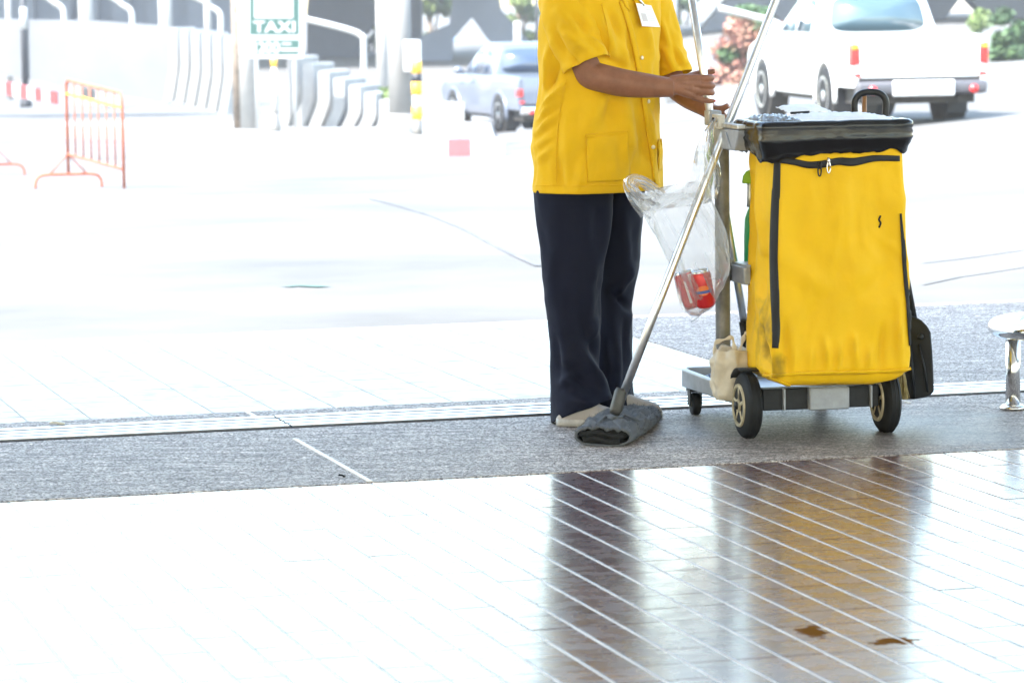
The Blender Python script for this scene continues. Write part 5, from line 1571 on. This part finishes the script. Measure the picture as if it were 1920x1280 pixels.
    part('bumper_step', MB().prism([(-1.34, 0.385), (-1.375, 0.40), (-1.375, 0.575), (-1.34, 0.59)], -0.40, 0.40, 'x', X), 'plate' if white else 'chrome', bmp, bevel=0.012)
    part('licence_plate', MB().box((0, -1.383, 0.49), (0.34, 0.008, 0.15), X), 'plate', t, bevel=0.004)
    part('underbody', MB().box((0, 1.2, 0.40), (1.5, 4.6, 0.22), X).tube([X((-0.7, 0, 0.36)), X((0.7, 0, 0.36))], 0.09, 14).tube([X((0.5, -0.2, 0.34)), X((0.55, -1.15, 0.34))], 0.05, 10), 'under', t, auto=True)
    return t
rear = at(1772, 235, 43.5)
wp = road_at(1745, 236)
WPY = 43.6
p_ = at(1724, 120, WPY)
make_pickup('pickup_truck', 'white double-cab pickup with pale tinted rear window parked on the road', 'car_white', 'glass', (p_.x - 0.22, WPY + 1.2, road_z(p_.x, WPY + 1.2)), R(11), True)
p_ = at(1018, 200, 67.0)
make_pickup('pickup_truck', 'silver pickup with dark blue rear window beyond the red and white kerb', 'car_silver', 'glass_dark', (p_.x, 68.0, road_z(p_.x, 68.0)), R(18), False)

# ---- traffic island with painted kerb blocks
isl = thing('traffic_island', 'raised concrete traffic island edged with painted kerb blocks', 'traffic island', road_at(700, 300))
Y0 = 51.6
def isl_z(x, y): return road_z(x, y) + 0.27
e0 = road_at(930, 298); e1 = road_at(560, 294); e2 = road_at(300, 262)
pts = [e0, e1, e2, Vector((e2.x - 6, 80, 0)), Vector((e0.x - 0.3, 80, 0))]
top = [Vector((p.x, p.y, isl_z(p.x, p.y))) for p in pts]; bot = [Vector((p.x, p.y, isl_z(p.x, p.y) - 0.6)) for p in pts]
n = len(top)
part('island_top', (top + bot, [tuple(range(n)), tuple(range(n, 2 * n))[::-1]] + [(i, (i + 1) % n, n + (i + 1) % n, n + i) for i in range(n)]), 'concrete', isl, smooth=False)
ed = (e1 - e0); nb = int(ed.length / 0.62)
for k in range(nb):
    a = e0 + ed * (k / nb); b2 = e0 + ed * ((k + 0.97) / nb)
    dn = Vector((ed.y, -ed.x, 0)).normalized()
    if dn.y > 0: dn = -dn
    q = []
    for p in (a, b2, b2 - dn * 0.2, a - dn * 0.2):
        p2 = p + dn * 0.03
        q.append(Vector((p2.x, p2.y, isl_z(p2.x, p2.y) + 0.015)))
    lo_ = [p - Vector((0, 0, 0.5)) for p in q]
    part('kerb_block', (q + lo_, [(0, 1, 2, 3), (7, 6, 5, 4), (0, 4, 5, 1), (1, 5, 6, 2), (2, 6, 7, 3), (3, 7, 4, 0)]), 'kerb_red' if k == 1 else 'white_paint', isl, bevel=0.02)

# ---- barricades of welded red tube
def barricade(pL, pR, label, h=1.0):
    t = thing('barricade', label, 'barricade', (pL + pR) / 2, 'steel barricades on the road')
    d = pR - pL; dn = Vector((d.y, -d.x, 0)).normalized()
    def P(s, z): return pL + d * s + Vector((0, 0, z + 0.16 * (1 - s)))   # one foot is missing: the panel sits askew
    fr = MB().tube([P(0, 0.0), P(0, h - 0.06), P(0.03, h), P(0.97, h), P(1, h - 0.06), P(1, 0.0)], 0.017, 10)
    part('frame', fr, 'red_paint', t)
    part('bottom_rail', MB().tube([P(0, 0.20), P(1, 0.20)], 0.016, 8), 'red_paint', t)
    part('top_rail', MB().tube([P(0, h - 0.15), P(1, h - 0.15)], 0.014, 8), 'yellow_paint', t)
    for k in range(1, 7):
        part('bar', MB().tube([P(k / 7, 0.20), P(k / 7, h - 0.01)], 0.010, 8), 'red_paint', t)
    for s in (0.0,):
        c = pL.copy()
        # arched foot across the panel
        w = Vector((1, 0.25, 0)).normalized() if s == 0.0 else dn
        ft = spline([c - w * 0.36, c - w * 0.345 + Vector((0, 0, 0.09)), c - w * 0.27 + Vector((0, 0, 0.14)), c + Vector((0, 0, 0.145)), c + w * 0.27 + Vector((0, 0, 0.14)), c + w * 0.345 + Vector((0, 0, 0.09)), c + w * 0.36], 30)
        f_ = part('foot', MB().tube([Vector(p) for p in ft], 0.018, 8), 'red_paint', t)
        for q in (-1, 1):
            part('brace', MB().tube([c + Vector((0, 0, 0.36)), c + w * (q * 0.2) + Vector((0, 0, 0.15))], 0.010, 6), 'red_paint', f_)
    return t
bL = road_at(129, 352); bR = road_at(233, 360)
bR = Vector((bR.x, bR.y - 1.2, 0)); bR = at(233, 358, bL.y - 0.9); bR.z = road_z(bR.x, bR.y)
barricade(bL, bR, 'red steel crowd barricade with arched feet standing alone on the road')
c0 = road_at(-62, 378); c1 = road_at(-130, 372); 
c0 = road_at(8, 330); c0.x -= 0.10
barricade(Vector((c0.x, c0.y, c0.z)), Vector((c0.x - 1.2, c0.y - 1.4, road_z(c0.x, c0.y - 1.4))), 'red steel barricade cut off at the edge, beside the one standing alone')

# ---- TAXI sign
YS = 66.0
def S(x, y, dY=0.0): return at(x, y, YS + dY)
sbase = S(516, 236)
sg = thing('taxi_sign', 'teal and white taxi sign board reading TAXI 200 on the traffic island', 'sign', sbase)
part('board', poly_slab([(463, -60), (569, -60), (569, 110), (463, 110)], YS, 0.05), 'white_paint', sg, smooth=False, bevel=0.008)
part('panel', poly_slab([(468, -55), (561, -55), (561, 66), (468, 66)], YS - 0.006, 0.004), 'teal', sg, smooth=False)
part('panel', poly_slab([(468, 75), (561, 75), (561, 103), (468, 103)], YS - 0.006, 0.004), 'teal', sg, smooth=False)
part('picture_field', poly_slab([(477, -50), (549, -50), (549, 34), (477, 34)], YS - 0.011, 0.004), 'white_paint', sg, smooth=False)
def lettering(txt, x0, y0, x1, y1, Y, mat, parent):
    cu = bpy.data.curves.new('lettering', 'FONT'); cu.body = txt; cu.size = 1.0; cu.extrude = 0.012; cu.offset = 0.012
    tmp = bpy.data.objects.new('tmp', cu); COL.objects.link(tmp)
    dg = bpy.context.evaluated_depsgraph_get()
    me = bpy.data.meshes.new_from_object(tmp.evaluated_get(dg))
    bpy.data.objects.remove(tmp)
    co = np.array([v.co for v in me.vertices]); mn, mx = co.min(axis=0), co.max(axis=0)
    A = at(x0, y1, Y); B = at(x1, y1, Y); T_ = at(x0, y0, Y)
    off = root_loc(parent)
    for v in me.vertices:
        s_ = (v.co.x - mn[0]) / (mx[0] - mn[0]); t_ = (v.co.y - mn[1]) / (mx[1] - mn[1])
        v.co = A + (B - A) * s_ + (T_ - A) * t_ + Vector((0, -v.co.z * 0.3, 0)) - off
    me.materials.append(M[mat])
    o = bpy.data.objects.new('lettering', me); link(o, parent)
    return o
lettering('TAXI', 475, 40, 553, 61, YS - 0.012, 'white_paint', sg)
lettering('200', 484, 79, 524, 100, YS - 0.012, 'white_paint', sg)
part('symbol', poly_slab([(471, 80), (475, 77), (480, 80), (481, 100), (470, 100)], YS - 0.011, 0.004), 'white_paint', sg, smooth=False)
part('text_line', poly_slab([(528, 81), (546, 81), (546, 84), (528, 84)], YS - 0.011, 0.004), 'white_paint', sg, smooth=False)
part('text_line', poly_slab([(526, 91), (560, 91), (560, 96), (526, 96)], YS - 0.011, 0.004), 'white_paint', sg, smooth=False)
for x in (481, 552):
    a = S(x, 110, 0.06); a.y += 0.0
    part('post', MB().tube([Vector((a.x, a.y, isl_z(a.x, a.y) - 0.05)), Vector((a.x, a.y, at(x, -62, YS).z))], 0.035, 12), 'white_paint', sg)

def post(px, ybase, ytop, Y, r, label, cat, name, mat='white_paint', group=None, bands=(), base=None, rt_=None):
    """upright pole: pixel column px, from the ground at ybase to ytop, at depth Y"""
    a = at(px, ybase, Y); b2 = at(px, ytop, Y); b2.x = a.x
    g = min(a.z, road_z(a.x, Y) + 0.30)
    t = thing(name, label, cat, (a.x, a.y, g), group)
    part('shaft', MB().tube([Vector((a.x, a.y, g - 0.03)), Vector((b2.x, b2.y, b2.z))], [r, rt_ or r], 18), mat, t)
    for (y0, y1, mt_) in bands:
        p0, p1 = at(px, y1, Y), at(px, y0, Y)
        part('band', MB().tube([Vector((a.x, a.y, p0.z)), Vector((a.x, a.y, p1.z))], r + 0.006, 18), mt_, t)
    if base:
        part('base', MB().tube([Vector((a.x, a.y, g - 0.03)), Vector((a.x, a.y, g + 0.05)), Vector((a.x, a.y, g + base[1]))], [base[0], base[0], r + 0.01], 18), base[2], t)
    return t
post(516, 237, 108, 63.0, 0.05, 'slim bollard post with orange band standing in front of the taxi sign', 'bollard', 'bollard', 'white_paint', bands=((110, 126, 'yellow_paint'), (180, 237, 'column_grey')), base=(0.11, 0.32, 'column_grey'))
post(783, 262, 76, 54.0, 0.075, 'yellow and black banded bollard beside the round concrete column', 'bollard', 'bollard', 'white_paint', bands=((115, 138, 'yellow_paint'), (138, 154, 'black_paint'), (154, 178, 'yellow_paint'), (200, 225, 'yellow_paint'), (225, 262, 'column_grey')))
col_ = post(752, 262, -120, 55.5, 0.19, 'thick round concrete column on a wide drum base on the island', 'column', 'concrete_column', 'concrete', base=(0.25, 0.42, 'concrete'))
a = at(772, 105, 55.0)
part('junction_box', MB().box((a.x, a.y, a.z), (0.26, 0.14, 0.5)), 'white_paint', col_, bevel=0.02)
post(720, 200, -120, 72.0, 0.14, 'pale square-looking lamp mast behind the stepped barrier blocks', 'mast', 'lamp_mast', 'barrier_white')
post(467, 233, -120, 68.0, 0.17, 'broad white post left of the taxi sign', 'post', 'white_post', 'barrier_white')
tree_bare = post(447, 226, -120, 69.0, 0.10, 'weathered brown and white palm beside the broad white post', 'tree', 'palm_tree', 'bark')
post(47, 132, -80, 90.0, 0.085, 'dark lamp post with white band and flared foot before the white wall', 'lamp post', 'lamp_post', 'black_paint', bands=((14, 55, 'white_paint'),), base=(0.16, 0.40, 'black_paint'))
for i, (x, w_) in enumerate(((162, 0.20), (311, 0.19), (390, 0.10), (17, 0.08))):
    post(x, 70, -120, 96.0, w_, ('wide pale mast rising behind the white wall between two hooked pipes', 'white mast with yellow mark at the end of the white wall', 'thin pale mast beside the barrier blocks behind the wall', 'thin pale mast next to the dark lamp post')[i], 'mast', 'mast', 'barrier_white')
def hooked(px, ytop, Y, span, label, ybase):
    a = at(px, ybase, Y)
    pts = [at(px, ybase + 30, Y), at(px, ytop + 22, Y), at(px - 5, ytop + 8, Y), at(px - 18, ytop, Y), at(px - span, ytop - 12, Y), at(px - span * 2, ytop - 26, Y)]
    P = spline(pts, 40)
    single('hooked_pipe', MB().tube([Vector(p) for p in P], 0.075, 12), 'white_paint', label, 'lamp arm', Vector(P[0]), 'white hooked lamp arms behind the wall')
hooked(120, 6, 94.0, 34, 'white hooked lamp arm behind the wall, next to the dark lamp post', 40)
hooked(248, 10, 94.0, 34, 'white hooked lamp arm behind the wall, between wide mast and yellow-marked mast', 40)
hooked(414, 14, 96.0, 34, 'white hooked lamp arm behind the barrier blocks, left of the taxi sign', 60)
hooked(682, 60, 88.0, 60, 'white hooked lamp arm rising behind the stepped barrier blocks', 170)
hooked(1468, 42, 80.0, 60, 'white hooked lamp arm arching behind the white pickup', 90)
post(1260, 250, -120, 75.0, 0.14, 'tall pale lamp mast behind the cleaner, in line with the grey pole', 'mast', 'lamp_mast', 'barrier_white')
post(1008, 150, -120, 84.0, 0.045, 'thin dark sign pole behind the silver pickup', 'pole', 'sign_pole', 'black_paint')
post(972, 190, 40, 92.0, 0.10, 'short white post far behind the silver pickup', 'post', 'white_post', 'barrier_white')

# ---- white boundary wall at the left and the kerb below it
wv_ = poly_slab([(-260, 28), (0, 36), (178, 40), (318, 50), (318, 195), (160, 165), (0, 140), (-260, 110)], 90.0, 0.4)
single('boundary_wall', wv_, 'wall_grey', 'long white boundary wall behind the dark lamp post', 'wall', at(150, 160, 90.0), smooth=False)
kz = [at(x, y, 84.0) for x, y in ((-60, 140), (106, 172))]
kt = thing('striped_kerb', 'far kerb in dark red and white stripes below the boundary wall', 'kerb', at(40, 170, 84.0))
for k in range(12):
    a = kz[0].lerp(kz[1], k / 12); b2 = kz[0].lerp(kz[1], (k + 1) / 12)
    hgt = 0.32
    q = [a, b2, b2 + Vector((0, 0.3, 0)), a + Vector((0, 0.3, 0))]
    lo_ = [p - Vector((0, 0, hgt)) for p in q]
    part('kerb_block', (q + lo_, [(0, 1, 2, 3), (7, 6, 5, 4), (0, 4, 5, 1), (1, 5, 6, 2), (2, 6, 7, 3), (3, 7, 4, 0)]), 'dark_red_paint' if k % 2 else 'white_paint', kt, smooth=False)

# ---- rows of concrete barrier blocks
def barrier(x, ytop, ybase, Y, w_px, slant, label, group):
    """sloped-face block, leaning outline on both sides so that a row nests; ends face the road"""
    k = Y / FPX
    b0 = at(x, ybase, Y); h = at(x, ytop, Y).z - b0.z
    left = [(-slant, 0), (-slant * 0.9, 0.05 * h), (-slant * 0.12, 0.42 * h), (0, 0.55 * h), (0.0, 0.97 * h), (0.03, h)]
    wd = w_px * k
    prof = [(a, z) for a, z in left] + [(a + wd - (0.06 if i == 5 else 0), z) for i, (a, z) in reversed(list(enumerate(left)))]
    dr = Vector((0.30, 0.95, 0)).normalized()
    v = [b0 + Vector((a, 0, z)) for a, z in prof]; v2 = [p + dr * 1.2 for p in v]
    n_ = len(v)
    single('barrier_block', (v + v2, [tuple(range(n_))[::-1], tuple(range(n_, 2 * n_))] + [(i, (i + 1) % n_, n_ + (i + 1) % n_, n_ + i) for i in range(n_)]), 'barrier_white', label, 'barrier', b0, group, smooth=False)
names = ['first white barrier block beside the orange-banded bollard, tallest of the stepped row', 'white barrier block second from the orange-banded bollard in the stepped row', 'white barrier block third from the orange-banded bollard in the stepped row',
         'white barrier block in the middle of the stepped row', 'white barrier block third from the round column in the stepped row', 'white barrier block second from the round column in the stepped row', 'white barrier block next to the round column, lowest of the stepped row']
for i in range(7):
    barrier(541 + 28.5 * i, 106 + 13.5 * i, 238 + 4.5 * i, 70.0 - 0.9 * i, 20 + 0.4 * i, 0.24, names[i], 'stepped row of barrier blocks')
names = ['white barrier block joining the end of the boundary wall', 'white barrier block second from the boundary wall', 'white barrier block third from the boundary wall', 'white barrier block third from the palm by the boundary wall row', 'white barrier block second from the palm by the boundary wall row', 'white barrier block next to the weathered palm']
for i in range(6):
    barrier(320 + 20.5 * i, 52 + 3.6 * i, 190 + 5 * i, 84.0 - 1.0 * i, 14.5, 0.16, names[i], 'barrier blocks by the wall')
single('low_wall', poly_slab([(792, 190), (870, 193), (870, 262), (805, 262)], 64.0, 0.25), 'barrier_white', 'low white wall between banded bollard and silver pickup', 'wall', at(830, 262, 64.0), smooth=False)
single('low_wall', poly_slab([(1838, 124), (2100, 104), (2100, 150), (1838, 150)], 74.0, 0.3), 'barrier_white', 'long low white wall below the bushes beyond the white pickup', 'wall', at(1900, 150, 74.0), smooth=False)

# ---- elevated road: gabled portal frames under a deck
YV = 150.0
gl_ = 330; tp_ = -230
via = thing('viaduct', 'shaded grey elevated road on gabled concrete portal frames', 'viaduct', at(900, 240, YV))
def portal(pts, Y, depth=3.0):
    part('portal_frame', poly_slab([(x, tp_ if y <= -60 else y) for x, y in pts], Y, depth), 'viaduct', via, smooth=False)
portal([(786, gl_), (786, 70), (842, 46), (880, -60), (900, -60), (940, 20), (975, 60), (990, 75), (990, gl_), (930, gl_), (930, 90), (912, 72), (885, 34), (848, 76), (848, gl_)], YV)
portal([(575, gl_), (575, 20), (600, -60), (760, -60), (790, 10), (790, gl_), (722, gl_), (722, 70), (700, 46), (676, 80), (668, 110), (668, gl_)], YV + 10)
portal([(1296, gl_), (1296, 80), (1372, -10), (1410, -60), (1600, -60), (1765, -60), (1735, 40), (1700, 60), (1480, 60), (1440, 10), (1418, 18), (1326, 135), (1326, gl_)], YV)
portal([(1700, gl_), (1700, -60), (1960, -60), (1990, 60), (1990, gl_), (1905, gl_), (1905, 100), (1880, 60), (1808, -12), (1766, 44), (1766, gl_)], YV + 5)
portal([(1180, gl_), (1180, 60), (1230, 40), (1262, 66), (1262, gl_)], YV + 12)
dk = at(900, tp_, YV)
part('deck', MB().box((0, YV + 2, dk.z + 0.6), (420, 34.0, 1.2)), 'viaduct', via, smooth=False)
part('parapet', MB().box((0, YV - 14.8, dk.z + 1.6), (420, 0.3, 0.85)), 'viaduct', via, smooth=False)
# dark retaining wall of the ramp behind the left wall, with pale panels
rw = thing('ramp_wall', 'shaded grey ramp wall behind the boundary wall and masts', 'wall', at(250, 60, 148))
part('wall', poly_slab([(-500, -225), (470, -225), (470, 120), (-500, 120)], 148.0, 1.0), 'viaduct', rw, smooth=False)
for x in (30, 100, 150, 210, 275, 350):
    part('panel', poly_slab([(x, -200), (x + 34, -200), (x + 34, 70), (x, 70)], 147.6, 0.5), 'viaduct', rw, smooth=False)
single('blue_roofed_shed', poly_slab([(846, 75), (925, 75), (925, 104), (846, 104)], 190.0, 6.0), 'roof_blue', 'distant blue roofed shed seen through the portal frame', 'shed', at(885, 105, 190.0), smooth=False)
single('far_house', poly_slab([(780, 104), (1000, 104), (1000, 230), (780, 230)], 186.0, 6.0), 'cream_wall', 'distant cream house seen below the blue roof', 'house', at(885, 230, 186.0), smooth=False)
single('far_house', poly_slab([(1755, 0), (1850, 0), (1850, 52), (1755, 52)], 200.0, 6.0), 'cream_wall', 'distant cream house seen through the gap above the white pickup bed', 'house', at(1800, 52, 200.0), smooth=False)

# ---- trees and bushes
def tree(px, ytop, ybase, Y, half_px, label, mats, n=2600, name='tree', trunk=True, group=None, leaf=0.16, flat=1.0):
    g0 = at(px, ybase, Y); tp = at(px, ytop, Y)
    t = thing(name, label, 'tree' if trunk else 'bush', g0, group)
    H = tp.z - g0.z
    rx = half_px * Y / FPX
    if trunk:
        tk = MB()
        tk.tube([g0, g0 + Vector((0.1, 0, H * 0.3)), g0 + Vector((0, 0, H * 0.62))], [0.22, 0.16, 0.08], 10)
        for k in range(6):
            a = k * 1.05; st = g0 + Vector((0, 0, H * (0.3 + 0.05 * k)))
            tk.tube([st, st + Vector((math.cos(a) * rx * 0.35, math.sin(a) * rx * 0.35, H * 0.16)), st + Vector((math.cos(a) * rx * 0.7, math.sin(a) * rx * 0.7, H * 0.26))], [0.09, 0.06, 0.02], 7)
        part('trunk', tk, 'bark', t)
    clumps = []
    for k in range(26):
        a = random.uniform(0, 6.283); r = math.sqrt(random.random()); zz = random.uniform(0.34 if trunk else 0.08, 0.93)
        wz = math.sin(math.pi * (zz if not trunk else (zz - 0.25) / 0.75)) ** 0.6
        clumps.append((g0 + Vector((math.cos(a) * r * rx * 0.8 * wz, math.sin(a) * r * rx * 0.8 * wz, H * zz)), rx * random.uniform(0.2, 0.42), random.randrange(len(mats))))
    cr = [MB() for _ in mats]
    for k in range(n):
        c, r, mi = clumps[k % len(clumps)]
        d = Vector((random.gauss(0, 1), random.gauss(0, 1), random.gauss(0, 1))).normalized() * (r * random.random() ** 0.45)
        p = c + Vector((d.x, d.y, d.z * 0.8))
        x_ = Vector((random.gauss(0, 1), random.gauss(0, 1), random.gauss(0, 1))).normalized(); y_ = x_.orthogonal().normalized()
        s = leaf * random.uniform(0.6, 1.3)
        cr[mi].add(([p - x_ * s, p + y_ * s * 0.5, p + x_ * s, p - y_ * s * 0.5], [(0, 1, 2, 3)]))
    for mi, mt_ in enumerate(mats):
        if cr[mi].v:
            part('crown' if mi == 0 else 'blossom' if 'flower' in mt_ else 'crown', cr[mi], mt_, t, smooth=False)
    return t
tree(700, 10, 250, 168.0, 40, 'green tree between the dark portal frame and the lamp mast', ['leaf', 'leaf_light'], n=2200, leaf=0.14)
tree(808, -330, 300, 176.0, 60, 'pale green tree hanging over the banded bollard', ['leaf_light'], n=4200, leaf=0.26)
tree(1404, 10, 230, 84.0, 88, 'pink flowering bush between the cleaner and the white pickup', ['flower', 'leaf', 'flower'], n=8000, name='flowering_bush', trunk=False, leaf=0.10)
tree(1890, 20, 130, 80.0, 50, 'dark green bush beyond the white pickup and low wall', ['leaf', 'leaf'], n=3600, name='bush', trunk=False, leaf=0.10)
tree(1838, 20, 60, 100.0, 26, 'small pale green bush above the white pickup tailgate', ['leaf_light'], n=900, name='bush', trunk=False, leaf=0.10)
tree(975, -330, 300, 178.0, 50, 'pale tree over the silver pickup behind the thin dark pole', ['leaf_light'], n=3400, leaf=0.26)
tree(1270, -300, 300, 178.0, 70, 'light green tree seen between the cleaner and the held pole', ['leaf_light', 'leaf'], n=4200, leaf=0.26)
tree(725, 165, 190, 66.0, 26, 'low green weeds behind the end of the stepped barrier blocks', ['leaf_light'], n=500, name='weed_clump', trunk=False, leaf=0.05)

# ================================================================== the bright hazy air
a0 = [(-420, -110), (420, -110), (420, 430), (-420, 430)]
hz = bpy.data.materials.new('hazy_air'); hz.use_nodes = True
hn = hz.node_tree
hn.nodes.remove(hn.nodes['Principled BSDF'])
pv_ = hn.nodes.new('ShaderNodeVolumePrincipled')
pv_.inputs['Color'].default_value = (0.93, 0.95, 1.0, 1); pv_.inputs['Density'].default_value = 0.0006; pv_.inputs['Anisotropy'].default_value = 0.0
hn.links.new(pv_.outputs[0], hn.nodes['Material Output'].inputs['Volume'])
hb = MB().add(([(x, y, z) for z in (-4.0, 22.0) for x, y in a0], [(3, 2, 1, 0), (4, 5, 6, 7), (0, 1, 5, 4), (1, 2, 6, 5), (2, 3, 7, 6), (3, 0, 4, 7)]))
hb = part('haze', hb, hz, None, smooth=False)
tag(hb, kind='stuff')
